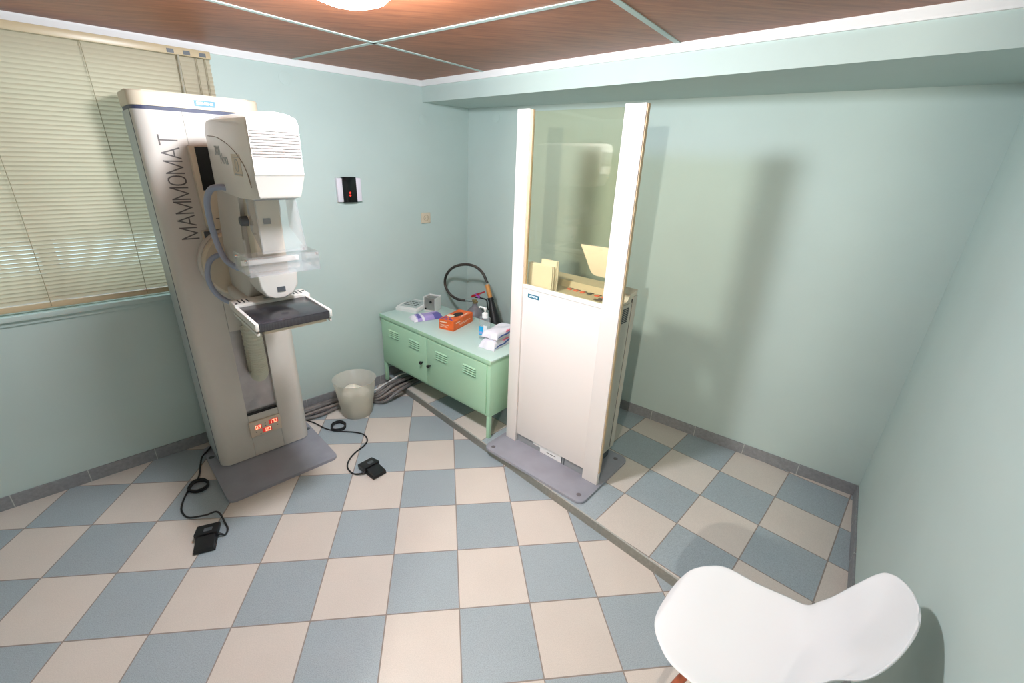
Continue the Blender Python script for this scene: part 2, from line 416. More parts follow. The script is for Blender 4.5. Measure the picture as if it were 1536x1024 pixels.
# window behind the blind
Wn = (KC[0], KC[1], 0)
bm = NB()
for b in ((-3.45, -3.40, 1.045, 2.245), (-2.0, -1.95, 1.045, 2.245), (-3.45, -1.95, 1.045, 1.10), (-3.45, -1.95, 2.19, 2.245), (-2.73, -2.67, 1.10, 2.19)):
    box(bm, b[0], b[1], 0.04, 0.09, b[2], b[3])
wf = struct('window_1', bm, WHITE_TRIM, Wn, angA)
bm = NB(); box(bm, -3.40, -2.0, 0.062, 0.068, 1.10, 2.19); obj('window_pane', bm, WINGLASS, wf)
bm = NB(); box(bm, -3.75, -1.86, -0.035, 0.04, 1.012, 1.040, 0.006); box(bm, -3.70, -1.90, -0.012, 0.0, 0.985, 1.012, 0.003)
obj('window_sill', bm, WALL, wf)

# ------------------------------------------------------------------ things on the window wall (local: x along wall, -y into the room)
def on_wall_a(name, label, cat, u, z, y=0.0, group=None):
    p = Vector(KC) + uA * u; n = Vector((-uA.y, uA.x)); p = p + n * y
    return thing(name, label, cat, (p.x, p.y, z), angA, group)
bl = on_wall_a('venetian_blind', 'cream slatted venetian blind closed over the window at left', 'window blind', -2.70, 1.06)
X0, X1 = -1.0, 0.875
bm = NB(); box(bm, X0, X1, -0.062, -0.016, 1.205, 1.240, 0.003); obj('headrail', bm, SLATRAIL, bl)
bm = NB()
for xx in (0.70, 0.77, 0.84): box(bm, xx - 0.018, xx + 0.012, -0.0636, -0.062, 1.210, 1.228)
pieces('rail_clip', bm, DARKGREY, bl)
bm = NB(); ns = 59; zt, zb = 1.192, 0.046
for i in range(ns):
    z = zt + (zb - zt) * i / (ns - 1); tl = -R(60 + 4 * math.sin(i * 0.37)); w = 0.0125
    prof = []
    for k in range(5):
        s = -1 + 2 * k / 4; bow = 0.0022 * (1 - s * s)
        prof.append((s * w * math.cos(tl) - bow * math.sin(tl), s * w * math.sin(tl) + bow * math.cos(tl)))
    rows = [[bm.verts.new((x, -0.040 + a, z + b)) for a, b in prof] for x in (X0 + .004, X1 - .004)]
    for k in range(4): bm.faces.new((rows[0][k], rows[1][k], rows[1][k + 1], rows[0][k + 1]))
obj('slats', bm, SLAT, bl, ang=80)
bm = NB(); box(bm, X0, X1, -0.054, -0.026, 0.003, 0.030, 0.004); obj('bottom_rail', bm, SLATRAIL, bl)
for xx in (-0.86, -0.035, 0.352, 0.73):
    bm = NB(); tube(bm, [(xx, -0.0565, 1.205), (xx + 0.001, -0.0565, 0.6), (xx - 0.012, -0.0565, 0.012)], 0.0014, 6, 4); obj('ladder_cord', bm, CORD, bl)
for xx in (0.805, 0.845):
    bm = NB(); tube(bm, [(xx, -0.064, 1.205), (xx - 0.006, -0.066, 0.8), (xx - 0.004, -0.066, 0.5)], 0.0018, 6, 4); obj('pull_cord', bm, CORD, bl)
bm = NB(); tube(bm, [(0.725, -0.07, 1.206), (0.718, -0.072, 0.9), (0.716, -0.072, 0.55)], 0.0035, 6, 20, rf=lambda t, i: 1 + 0.25 * math.sin(i * 1.2)); obj('tilt_wand', bm, mat('twisted_wand', (172, 166, 150), 0.3), bl)

dv = on_wall_a('wall_display', 'white wall unit with black centre panel and red lit dots', 'wall display', -1.097, 1.512)
for s in (-1, 1):
    bm = NB(); box(bm, min(s * 0.05, s * 0.089), max(s * 0.05, s * 0.089), -0.030, -0.002, 0, 0.16, 0.006); obj('side_housing', bm, mat('unit_white', (222, 216, 224), 0.4), dv)
bm = NB(); box(bm, -0.05, 0.05, -0.034, -0.002, -0.004, 0.166, 0.003); obj('black_panel', bm, SCREEN, dv)
bm = NB()
for zz in (0.044, 0.062):
    lathe(bm, [(0.0058, 0), (0.0058, 0.0012)], 14, Matrix.Translation((-0.002, -0.034, zz)) @ Matrix.Rotation(PI / 2, 4, 'X'))
pieces('red_dot', bm, emit('red_dot_glow', (255, 40, 30), 3.0), dv)

sk = on_wall_a('wall_socket', 'cream wall socket alone on the green wall above the cabinet', 'socket', -0.45, 1.320)
bm = NB(); box(bm, -0.043, 0.043, -0.011, -0.0005, 0, 0.083, 0.003); obj('cover_plate', bm, CREAM_D, sk)
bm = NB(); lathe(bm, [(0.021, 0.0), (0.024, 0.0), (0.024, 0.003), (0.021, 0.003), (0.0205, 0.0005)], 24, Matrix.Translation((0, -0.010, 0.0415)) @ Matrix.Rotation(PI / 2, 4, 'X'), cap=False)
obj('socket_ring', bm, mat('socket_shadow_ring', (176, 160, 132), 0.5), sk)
bm = NB()
for s in (-1, 1): lathe(bm, [(0.0028, 0), (0.0028, 0.002)], 10, Matrix.Translation((s * 0.0095, -0.0105, 0.0415)) @ Matrix.Rotation(PI / 2, 4, 'X'))
pieces('pin_hole', bm, BLACK, sk)

def cover_disc(p, ang_, z, label):
    bm = NB(); lathe(bm, [(0.038, 0), (0.038, 0.0022), (0.034, 0.0035), (0.0, 0.0035)], 32, Matrix.Rotation(PI / 2, 4, 'X'))
    o = obj('junction_cover', bm, WALL); place(o, (p[0], p[1], z), ang_); tag(o, label, 'wall cover', 'painted junction covers')
p = Vector(KC) + uA * -1.43; cover_disc(p, angA, 2.235, 'round painted-over cover high on the wall just right of the blind')
p = Vector(KC) + uA * -0.448; cover_disc(p, angA, 2.081, 'round painted-over cover on the wall left of the far corner under the beam')
dB = Vector(BCc) - Vector(KC); aB = math.atan2(dB.y, dB.x)
p = Vector(KC) + dB.normalized() * 0.29; cover_disc(p, aB, 2.13, 'round painted-over cover on the rear wall beside the tall glass shield')

# ------------------------------------------------------------------ ceiling lamp
LX, LY = 1.88, -0.30
lp = thing('ceiling_lamp', 'bright round white ceiling lamp cut by the top edge', 'ceiling lamp', (LX, LY, HC))
bm = NB(); lathe(bm, [(0.150, 0), (0.152, -0.03), (0.148, -0.034), (0.140, -0.034), (0.138, 0)], 48, cap=False); obj('lamp_ring', bm, mat('lamp_ring_metal', (190, 192, 196), 0.35, metal=0.6), lp)
bm = NB(); lathe(bm, [(0.140, -0.030), (0.132, -0.052), (0.110, -0.070), (0.075, -0.082), (0.04, -0.087), (0.0, -0.088)], 48, cap=False); obj('lamp_diffuser', bm, LAMPM, lp, ang=80)

# ------------------------------------------------------------------ mammography machine
MM = thing('mammography_machine', 'tall cream breast X-ray machine in front of the window', 'X-ray machine', (0.80, 0.395, 0), angA)
bm = NB(); prism(bm, rrect(-0.06, 0.572, -0.33, 0.31, 0.035), 0, 0.020, 0.003, 2); obj('base_plate', bm, LILAC, MM)
bm = NB()
for x, y in ((-0.035, 0.17), (0.545, 0.10)): lathe(bm, [(0.017, 0.0203), (0.012, 0.0208), (0.0, 0.0208)], 18, Matrix.Translation((x, y, 0)))
pieces('plate_bolt', bm, DARKGREY, MM)
U0, U1 = -0.010, 0.524; S0, S1, ZL, ZS = 0.178, 0.353, 0.318, 0.875
bm = NB(); g = 0.0008
prism(bm, rrect(U0, S0 - g, 0, 0.070, 0.055, 8, (1, 0, 0, 0)), 0.024, 1.984)
prism(bm, rrect(S1 + g, U1, 0, 0.070, 0.055, 8, (0, 1, 0, 0)), 0.024, 1.984)
box(bm, S0 + g, S1 - g, 0.0, 0.07, 0.024, ZL); box(bm, S0 + g, S1 - g, 0.0, 0.07, ZS, 1.984)
obj('column_cover', bm, CREAM, MM)
bm = NB(); box(bm, U0 - .0012, U1 + .0012, 0.068, 0.079, 0.024, 1.984); obj('cover_seal', bm, DARKBLUE, MM)
bm = NB(); prism(bm, rrect(U0, U1, 0.078, 0.355, 0.02, 4, (0, 0, 1, 1)), 0.024, 1.984); obj('column_body', bm, GREYSIDE, MM)
bm = NB(); box(bm, S0 - .004, S1 + .004, 0.030, 0.034, ZL - .01, ZS + .01); obj('slot_plate', bm, STEEL, MM)
bm = NB(); box(bm, S0, S1, 0.002, 0.03, ZL, ZL + 0.004); obj('slot_lip', bm, BLACK, MM)
bm = NB(); prism(bm, rrect(U0 + .001, U1 - .001, 0.001, 0.354, 0.054, 8, (1, 1, 1, 1)), 1.984, 2.0); obj('cap_seal', bm, DARKBLUE, MM)
bm = NB(); prism(bm, rrect(U0 - .004, U1 + .004, -0.004, 0.358, 0.058, 8), 2.0, 2.062, 0.010, 3, only='top'); obj('top_cap', bm, CREAM_D, MM)
def badge(parent, x, y, z, w, h, sh=None):
    bm = NB(); box(bm, x - w / 2, x + w / 2, y - 0.0016, y, z - h / 2, z + h / 2, 0.0004, 1); b = obj('brand_badge', bm, BRAND_T, parent, shear=sh)
    bm = NB(); text(bm, 'SIEMENS', h * 0.66, FRONT(x, y - 0.0018, z), sx=(w * 0.84) / (h * 0.66 * 3.95), bold=0.0003); obj('brand_lettering', bm, BRAND_W, b, smooth=False, shear=sh)
badge(MM, 0.279, -0.004, 2.026, 0.088, 0.026)
# model name up the left side, thin strokes
def stroke_text(bm, word, L, cap, base, up, along, y, th, zc):
    """letters drawn with thin bars; along = +z, up = -x"""
    G = {'M': [[(0, 0), (0, 1), (.5, 0.02), (1, 1), (1, 0)]], 'A': [[(0, 0), (.5, 1), (1, 0)], [(.17, .33), (.83, .33)]], 'T': [[(.5, 0), (.5, 1)], [(0, 1), (1, 1)]],
         'O': [[(.5 + .5 * math.cos(2 * PI * k / 20) * (abs(math.cos(2 * PI * k / 20)) ** -0.25 if abs(math.cos(2 * PI * k / 20)) > .01 else 1), .5 + .5 * math.sin(2 * PI * k / 20)) for k in range(21)]]}
    W = {'M': 1.12, 'A': .95, 'T': .85, 'O': .85}; gap = .26
    tot = sum(W[c] for c in word) + gap * (len(word) - 1); k = L / tot; pos = 0
    for c in word:
        for line in G[c]:
            pts = [(base + up * b * cap, zc + (pos + a * W[c]) * k) for a, b in line]
            for (x0, z0), (x1, z1) in zip(pts, pts[1:]):
                d = Vector((x1 - x0, z1 - z0)); n = Vector((-d.y, d.x)).normalized() * th / 2; e = d.normalized() * th / 2
                q = [(x0 - e.x + n.x, z0 - e.y + n.y), (x0 - e.x - n.x, z0 - e.y - n.y), (x1 + e.x - n.x, z1 + e.y - n.y), (x1 + e.x + n.x, z1 + e.y + n.y)]
                _faces(bm, [(x, y, z) for x, z in q], [(0, 1, 2, 3)])
        pos += W[c] + gap
    bmesh.ops.recalc_face_normals(bm, faces=bm.faces[:])
bm = NB(); stroke_text(bm, 'MAMMOMAT', 0.476, 0.070, 0.134, -1, 1, -0.0008, 0.0060, 1.404); obj('model_lettering', bm, PRINT_G, MM, smooth=False)
# readout panel
bm = NB(); box(bm, 0.172, 0.356, -0.016, 0.001, 0.168, 0.276, 0.006, 3); rp = obj('readout_panel', bm, DISPF, MM)
SEG = {'a': (0, 1, 1, 1), 'b': (1, .5, 1, 1), 'c': (1, 0, 1, .5), 'd': (0, 0, 1, 0), 'e': (0, 0, 0, .5), 'f': (0, .5, 0, 1), 'g': (0, .5, 1, .5)}
DG = {'0': 'abcdef', '3': 'abgcd', '1': 'bc', '7': 'abc'}
def digits(s, x, z, w, h, y):
    n = len(s); p = w * 1.55
    bmw = NB(); box(bmw, x - p * n / 2 - .004, x + p * n / 2 + .002, y + .0002, y + 0.0012, z - .005, z + h + .005); obj('readout_window', bmw, LEDBACK, rp)
    bmd = NB(); t = w * 0.13
    for i, c in enumerate(s):
        xx = x - p * n / 2 + i * p
        for q in DG.get(c, ''):
            a, b, c2, d = SEG[q]; box(bmd, xx + a * w - t, xx + c2 * w + t, y - .0006, y + .0002, z + b * h - t, z + d * h + t)
        if c == '.': box(bmd, xx - t + w, xx + w + t, y - .0006, y + .0002, z, z + 2.4 * t)
    obj('readout_digits', bmd, LED, rp, smooth=False)
digits('03', 0.222, 0.222, 0.0105, 0.021, -0.0172); digits('170', 0.312, 0.232, 0.0105, 0.021, -0.0172); digits('.00', 0.268, 0.188, 0.0105, 0.021, -0.0172)
bm = NB()
for x, z in ((0.262, 0.245), (0.330, 0.205), (0.205, 0.200), (0.228, 0.183), (0.262, 0.228)): box(bm, x - .0035, x + .0035, -0.0172, -0.016, z - .002, z + .002)
pieces('readout_key', bm, PRINT_G, rp)
# cassette holder on the column face
bm = NB(); prism(bm, [(0.168, 1.636), (0.400, 1.636), (0.400, 1.838), (0.168, 1.838)], -0.045, -0.0005, M=XZ_Y)
prism(bm, [(0.168, 1.636), (0.175, 1.462), (0.190, 1.448), (0.36, 1.448), (0.36, 1.636)], -0.040, -0.0005, M=XZ_Y)
ch = obj('cassette_holder', bm, CREAM_D, MM)
bm = NB(); box(bm, 0.190, 0.398, -0.0475, -0.045, 1.638, 1.836); obj('holder_black_panel', bm, SCREEN, ch)
bm = NB(); box(bm, 0.198, 0.208, -0.042, -0.040, 1.588, 1.618); box(bm, 0.252, 0.257, -0.042, -0.040, 1.565, 1.618); box(bm, 0.22, 0.30, -0.0408, -0.0398, 1.500, 1.503); pieces('holder_slot', bm, BLACK, ch)
bm = NB(); box(bm, 0.150, 0.40, -0.012, -0.0005, 1.375, 1.44, 0.002); obj('switch_plate', bm, CREAM_D, MM)
bm = NB(); box(bm, 0.158, 0.196, -0.026, -0.0005, 1.385, 1.437, 0.004); obj('rocker_switch', bm, DARKGREY, MM)
# tilting bearing and C arm
bm = NB(); Mx = Matrix.Translation((0.285, 0, 1.27)) @ Matrix.Rotation(PI / 2, 4, 'X')
lathe(bm, [(0.175, 0.0), (0.185, 0.005), (0.185, 0.040), (0.176, 0.050)], 56, Mx); obj('bearing_plate', bm, CREAM, MM)
bm = NB(); lathe(bm, [(0.166, 0.049), (0.166, 0.060)], 56, Mx); obj('bearing_gap', bm, DARKBLUE, MM)
bm = NB(); lathe(bm, [(0.171, 0.058), (0.176, 0.064), (0.176, 0.094), (0.166, 0.106), (0.10, 0.112), (0, 0.112)], 56, Mx); obj('bearing_drum', bm, CREAM_D, MM)
AX0, AX1 = 0.214, 0.380
bm = NB()
prism(bm, [(-0.555, 1.665), (-0.520, 1.60), (-0.490, 1.46), (-0.485, 1.33), (-0.465, 1.24), (-0.40, 1.165), (-0.30, 1.13), (-0.10, 1.125), (-0.10, 1.40), (-0.115, 1.46), (-0.165, 1.53), (-0.195, 1.60), (-0.205, 1.68), (-0.3, 1.69)], AX0, AX1, 0.016, 3, M=YZ_X)
obj('c_arm', bm, CREAM, MM, ang=40)
# tube head: cross sections along y with an arched roof
bm = NB(); rows = []
for y, zb, zs, arch, hw, hb_, in ((-0.850, 1.750, 1.920, 0.036, 0.0885, 0.0885), (-0.846, 1.744, 1.925, 0.037, 0.090, 0.090), (-0.822, 1.672, 1.926, 0.037, 0.090, 0.078), (-0.818, 1.664, 1.926, 0.037, 0.090, 0.074),
                           (-0.74, 1.652, 1.927, 0.037, 0.090, 0.082), (-0.60, 1.648, 1.929, 0.037, 0.0905, 0.0905), (-0.40, 1.652, 1.931, 0.035, 0.0905, 0.0905), (-0.27, 1.66, 1.930, 0.026, 0.090, 0.090), (-0.222, 1.668, 1.905, 0.012, 0.088, 0.088), (-0.200, 1.68, 1.845, 0.002, 0.084, 0.084)):
    c = 0.297; ring = [(c - hb_, y, zb), (c + hb_, y, zb), (c + hw, y, max(zb + .075, 1.75))] + [(c + hw * math.cos(a), y, zs + arch * math.sin(a) ** 0.8 if 0 < a < PI else zs) for a in [PI * k / 12 for k in range(13)]] + [(c - hw, y, max(zb + .075, 1.75))]
    rows.append([bm.verts.new(v) for v in ring])
for a, b in zip(rows, rows[1:]):
    n = len(a)
    for k in range(n): bm.faces.new((a[k], b[k], b[(k + 1) % n], a[(k + 1) % n]))
bm.faces.new(rows[0]); bm.faces.new(rows[-1][::-1]); bmesh.ops.recalc_face_normals(bm, faces=bm.faces[:])
hd = obj('tube_head', bm, OFFW, MM, ang=30)
bm = NB()
for k in range(10):
    z = 1.812 + k * 0.0096; box(bm, 0.297 - 0.086, 0.297 + 0.087, -0.8525, -0.849, z - 0.0017, z + 0.0017)
obj('vent_slots', bm, PRINT_G, hd)
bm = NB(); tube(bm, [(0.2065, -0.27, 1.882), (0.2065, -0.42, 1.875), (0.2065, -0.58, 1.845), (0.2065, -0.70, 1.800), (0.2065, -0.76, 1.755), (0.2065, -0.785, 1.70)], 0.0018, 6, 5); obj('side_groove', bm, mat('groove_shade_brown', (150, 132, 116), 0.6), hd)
LEFT = lambda y, z, x=0.2062: frame_M((x, y, z), (0, -1, 0), (0, 0, 1))
bm = NB(); text(bm, '3000', 0.055, LEFT(-0.385, 1.822), sx=0.8); text(bm, 'Nova', 0.062, LEFT(-0.47, 1.792), sx=0.85); obj('model_print', bm, PRINT_B, hd, smooth=False)
bm = NB(); box(bm, 0.2056, 0.2066, -0.70, -0.585, 1.735, 1.815); pl_ = obj('rating_plate', bm, CREAM_D, hd)
bm = NB()
box(bm, 0.2050, 0.2057, -0.69, -0.60, 1.802, 1.805); box(bm, 0.2050, 0.2057, -0.70, -0.60, 1.738, 1.743)
lathe(bm, [(0.020, 0), (0.024, 0), (0.024, .0008), (0.02, .0008)], 20, Matrix.Translation((0.2056, -0.645, 1.774)) @ Matrix.Rotation(-PI / 2, 4, 'Y'), cap=False); obj('plate_print', bm, PRINT_B, pl_)
# compression drive under the head
bm = NB(); box(bm, 0.234, 0.362, -0.585, -0.50, 1.26, 1.655, 0.010, 3); obj('drive_column', bm, CREAM_D, MM)
bm = NB(); cyl(bm, (0.236, -0.545, 1.548), (0.205, -0.545, 1.548), 0.022, 0.020, 24); cyl(bm, (0.205, -0.545, 1.548), (0.203, -0.545, 1.548), 0.016, 0.015, 24); obj('drive_knob', bm, DARKGREY, MM)
bm = NB(); prism(bm, [(0.215, 1.325), (0.385, 1.325), (0.380, 1.262), (0.355, 1.222), (0.315, 1.206), (0.275, 1.206), (0.238, 1.222), (0.218, 1.262)], -0.625, -0.46, 0.010, 3, M=XZ_Y); obj('paddle_carrier', bm, OFFW, MM)
bm = NB(); box(bm, 0.285, 0.320, -0.6275, -0.625, 1.240, 1.262); box(bm, 0.285, 0.315, -0.5875, -0.585, 1.535, 1.56); pieces('release_button', bm, DARKGREY, MM)
# clear face shield
bm = NB(); t_ = 0.0022
def sheet(bm, P, t, n):
    n = Vector(n).normalized() * t; P = [Vector(p) for p in P]; k = len(P)
    _faces(bm, [tuple(p) for p in P] + [tuple(p + n) for p in P], [tuple(range(k)), tuple(range(2 * k - 1, k - 1, -1))] + [(i, (i + 1) % k, k + (i + 1) % k, k + i) for i in range(k)])
    bmesh.ops.recalc_face_normals(bm, faces=bm.faces[:])
sheet(bm, [(0.228, -0.715, 1.648), (0.385, -0.715, 1.648), (0.402, -0.725, 1.435), (0.226, -0.725, 1.435)], t_, (0, -1, 0))
sheet(bm, [(0.228, -0.715, 1.648), (0.228, -0.60, 1.648), (0.228, -0.60, 1.52), (0.226, -0.725, 1.435)], t_, (-1, 0, 0))
sheet(bm, [(0.385, -0.715, 1.648), (0.385, -0.60, 1.648), (0.385, -0.60, 1.52), (0.402, -0.725, 1.435)], t_, (1, 0, 0))
fs = obj('face_shield', bm, CLEAR2, MM, smooth=False)
bm = NB(); tube(bm, [(0.228, -0.60, 1.650), (0.228, -0.716, 1.650), (0.386, -0.716, 1.650), (0.386, -0.60, 1.650)], 0.0035, 8, 0); obj('shield_frame', bm, mat('grey_metal_frame', (150, 154, 158), 0.3, metal=0.7), fs)
bm = NB(); tube(bm, [(0.227, -0.718, 1.645), (0.225, -0.728, 1.437)], 0.003, 8, 0); obj('shield_edge', bm, CLEAR, fs); bm = NB(); tube(bm, [(0.387, -0.718, 1.645), (0.403, -0.728, 1.437)], 0.003, 8, 0); obj('shield_edge', bm, CLEAR, fs)
# compression paddle: clear tray
P0x, P1x, PB, PFt, PZ0, PZ1 = 0.143, 0.424, -0.60, -0.80, 1.362, 1.440
bm = NB()
box(bm, P0x, P1x, PFt, PB, PZ0, PZ0 + .0025); box(bm, P0x, P1x, PFt, PFt + .003, PZ0, PZ1); box(bm, P0x, P0x + .003, PFt, PB, PZ0, PZ1); box(bm, P1x - .003, P1x, PFt, PB, PZ0, PZ1); box(bm, P0x, P1x, PB, PB + .003, PZ0, PZ1 - .02)
pd = obj('compression_paddle', bm, CLEAR, MM, smooth=False)
bm = NB(); box(bm, P0x + .02, P1x - .02, PB - .012, PB + .012, PZ0 + .008, PZ0 + .03, 0.003); obj('paddle_bar', bm, OFFW, pd)
bm = NB()
for x, y in ((P0x - .001, PFt + .03), (P0x - .001, PB - .04), (P1x + .001, PFt + .03), (P1x + .001, PB - .03)):
    s = -1 if x < 0.25 else 1
    cyl(bm, (x - s * .004, y, PZ1 - .018), (x + s * .004, y, PZ1 - .018), 0.007, 0.006, 14)
pieces('paddle_stud', bm, CHROME, pd)
# patient table
bm = NB(); box(bm, 0.130, 0.424, -0.835, -0.525, 1.142, 1.177, 0.002); tb = obj('patient_table', bm, CARBON, MM)
bm = NB()
for k in range(84):
    x = 0.1315 + k * 0.00343
    _faces(bm, [(x, -0.8358, 1.146), (x + .0009, -0.8358, 1.146), (x + .0059, -0.8358, 1.174), (x + .005, -0.8358, 1.174)], [(0, 1, 2, 3)])
obj('front_hatching', bm, mat('hatch_grey', (98, 96, 96), 0.5), tb, smooth=False)
bm = NB()
for s in (0, 1):
    x0, x1 = ((0.116, 0.130), (0.424, 0.436))[s]; box(bm, x0, x1, -0.840, -0.50, 1.150, 1.182, 0.002); box(bm, x0 + (.003 if s == 0 else 0), x1 - (0 if s == 0 else .003), -0.835, -0.50, 1.128, 1.140, 0.001)
pieces('table_rail', bm, OFFW, MM)
bm = NB(); box(bm, 0.150, 0.412, -0.828, -0.50, 1.128, 1.1415, 0.001); obj('table_tray', bm, CREAM_D, MM)
bm = NB(); box(bm, 0.116, 0.450, -0.560, -0.462, 1.150, 1.190, 0.004); tk = obj('table_bracket', bm, OFFW, MM)
bm = NB()
for x in (0.128, 0.146, 0.164, 0.182, 0.384, 0.402, 0.420, 0.438):
    box(bm, x - .0028, x + .0028, -0.535, -0.485, 1.1895, 1.1915) if x not in (0.128, 0.438) else lathe(bm, [(0.006, 0), (0.006, .002)], 12, Matrix.Translation((x, -0.54 if x < .2 else -.50, 1.19)))
pieces('bracket_slot', bm, BLACK, tk)
bm = NB(); box(bm, 0.25, 0.32, -0.53, -0.51, 1.1895, 1.191); obj('bracket_label', bm, PRINT_B, tk)
bm = NB(); box(bm, 0.19, 0.375, -0.47, -0.10, 1.110, 1.172, 0.02, 4); box(bm, 0.17, 0.40, -0.50, -0.42, 1.095, 1.15, 0.01, 3); obj('table_support', bm, CREAM, MM)
bm = NB(); cyl(bm, (0.165, -0.46, 1.115), (0.140, -0.46, 1.115), 0.024, 0.022, 22); obj('support_knob', bm, mat('grey_knob', (150, 156, 152), 0.45), MM)
# hoses
bm = NB(); tube(bm, [(0.218, -0.40, 1.670), (0.196, -0.38, 1.676), (0.166, -0.33, 1.664), (0.150, -0.29, 1.62), (0.148, -0.27, 1.56), (0.152, -0.26, 1.48), (0.160, -0.27, 1.40), (0.172, -0.31, 1.34), (0.20, -0.37, 1.312), (0.222, -0.40, 1.310)], 0.0135, 14, 6); obj('upper_hose', bm, HOSEB, MM)
bm = NB(); tube(bm, [(0.20, -0.16, 1.338), (0.165, -0.17, 1.340), (0.128, -0.17, 1.315), (0.108, -0.17, 1.26), (0.110, -0.17, 1.20), (0.130, -0.18, 1.145), (0.162, -0.22, 1.115), (0.195, -0.26, 1.105)], 0.0125, 14, 6); obj('lower_hose', bm, HOSEB, MM)
bm = NB(); tube(bm, [(0.372, -0.30, 1.36), (0.40, -0.32, 1.30), (0.408, -0.33, 1.24), (0.40, -0.33, 1.18), (0.36, -0.33, 1.15)], 0.0125, 14, 6); obj('right_hose', bm, HOSEB, MM)
bm = NB(); tube(bm, [(0.276, -0.075, 1.10), (0.276, -0.080, 0.95), (0.276, -0.082, 0.80), (0.277, -0.082, 0.70), (0.278, -0.072, 0.63), (0.279, -0.040, 0.595), (0.279, -0.008, 0.60), (0.279, 0.004, 0.64), (0.279, 0.0, 0.72), (0.279, 0.0, 0.90)], 0.045, 20, 14, rf=lambda t, i: (1.0 if i % 2 else 0.90)); obj('corrugated_hose', bm, CORR, MM, ang=12)

# ------------------------------------------------------------------ foot pedals
def pedal(label, x, y, rz, cord, loop, flip=1):
    p = thing('foot_pedal', label, 'foot pedal', (x, y, 0), rz, 'black foot pedals on the floor')
    bm = NB(); box(bm, -0.047, 0.047, -0.085, 0.07, 0.002, 0.014, 0.003); obj('pedal_base', bm, RUBBER, p)
    bm = NB(); prism(bm, [(-0.005, 0.014), (0.080, 0.014), (0.078, 0.034), (0.004, 0.050), (-0.005, 0.048)], -0.052, 0.052, 0.003, 2, M=YZ_X); obj('pedal_housing', bm, BLACK, p)
    bm = NB(); prism(bm, [(-0.088, 0.018), (-0.008, 0.018), (-0.008, 0.040), (-0.085, 0.030)], -0.043, 0.043, 0.003, 2, M=YZ_X); obj('treadle', bm, BLACK, p)
    bm = NB(); box(bm, -0.012, 0.024, 0.012, 0.036, 0.0425, 0.0486); lb = obj('clip_plate', bm, DARKGREY, p)
    bm = NB(); cyl(bm, (flip * 0.046, 0.004, 0.02), (flip * 0.060, 0.002, 0.018), 0.0085, 0.006, 12); obj('strain_relief', bm, RUBBER, p)
    c, s = math.cos(-rz), math.sin(-rz)
    L = lambda q, z: ((q[0] - x) * c - (q[1] - y) * s, (q[0] - x) * s + (q[1] - y) * c, z)
    bm = NB(); pts = [L(q, 0.0055 + (q[2] if len(q) > 2 else 0)) for q in cord] + [(flip * 0.060, 0.002, 0.018), (flip * 0.05, 0.003, 0.02)]
    tube(bm, pts, 0.0048, 9, 6)
    for dz, k in ((0.006, 1.0), (0.015, 0.93), (0.022, 1.04)):
        cx = sum(q[0] for q in loop) / len(loop); cy = sum(q[1] for q in loop) / len(loop)
        tube(bm, [L((cx + (q[0] - cx) * k, cy + (q[1] - cy) * k), dz) for q in loop], 0.0048, 9, 6, closed=True)
    obj('pedal_cord', bm, RUBBER, p)
    return p
pedal('black foot pedal at left, beside the tall machine base plate', 0.948, -0.150, R(16.5),
      [(0.625, 0.74, .022), (0.620, 0.598, .022), (0.612, 0.52, .016), (0.626, 0.46), (0.672, 0.341), (0.669, 0.271), (0.676, 0.193), (0.695, 0.113), (0.724, 0.056), (0.78, 0.01), (0.88, -0.012, .03), (0.943, -0.009, .045), (0.988, -0.046), (1.018, -0.088), (1.022, -0.125)],
      [(0.672, 0.243), (0.676, 0.288), (0.717, 0.302), (0.761, 0.27), (0.761, 0.23), (0.73, 0.205), (0.685, 0.215)])
pedal('black foot pedal further back, in front of the waste bin', 1.690, 0.335, R(42),
      [(1.058, 0.985), (1.120, 0.942), (1.199, 0.893), (1.292, 0.818), (1.378, 0.78), (1.497, 0.76), (1.572, 0.727), (1.609, 0.66), (1.598, 0.592), (1.554, 0.522), (1.529, 0.447), (1.530, 0.38), (1.560, 0.326), (1.60, 0.300)],
      [(1.342, 0.799), (1.338, 0.858), (1.379, 0.886), (1.423, 0.853), (1.424, 0.802), (1.378, 0.78)], flip=-1)

# ------------------------------------------------------------------ cables on the floor by the wall
def cable(label, pts, r, m):
    bm = NB(); tube(bm, pts, r, 9, 6); tag(obj('cable', bm, m), label, 'cable', 'cables along the wall foot')
CG = mat('grey_cable', (112, 106, 104), 0.5, var=0.12, scale=25); CG2 = mat('dark_grey_cable', (66, 60, 60), 0.5); CG3 = mat('brown_grey_cable', (138, 128, 122), 0.5)
base1 = [(1.06, 0.965), (1.16, 1.043), (1.31, 1.158), (1.45, 1.245), (1.60, 1.20), (1.74, 1.27), (1.86, 1.43), (2.02, 1.60)]
cm = [CG, CG3, CG2, CG, CG3, CG2, CG]
cab_lab = ['grey cable nearest the wall, behind the bin', 'brown-grey cable second from the wall', 'dark grey cable in the middle of the bundle', 'grey cable on top of the bundle by the bin',
           'brown-grey cable on the room side of the bundle', 'dark thin cable curving in front of the bundle', 'grey cable at the outer edge of the bundle beside the step']
for k in range(7):
    o_ = (k - 3) * 0.021; pts = []
    for i, (x, y) in enumerate(base1):
        dx, dy = (0.62, -0.78); w = o_ * (1 + 0.25 * math.sin(i * 1.7 + k)) + 0.008 * math.sin(i * 2.3 + k * 1.9)
        on = i >= 6 or (i == 5 and k < 3)
        z = 0.017 + (0.022 if k == 3 else 0) + (HP if i >= 5 else 0) + (0.012 if i == 5 else 0)
        pts.append((x + dx * w, y + dy * w, z))
    cable(cab_lab[k], pts, (0.0135, 0.012, 0.014, 0.0115, 0.013, 0.008, 0.0125)[k], cm[k])
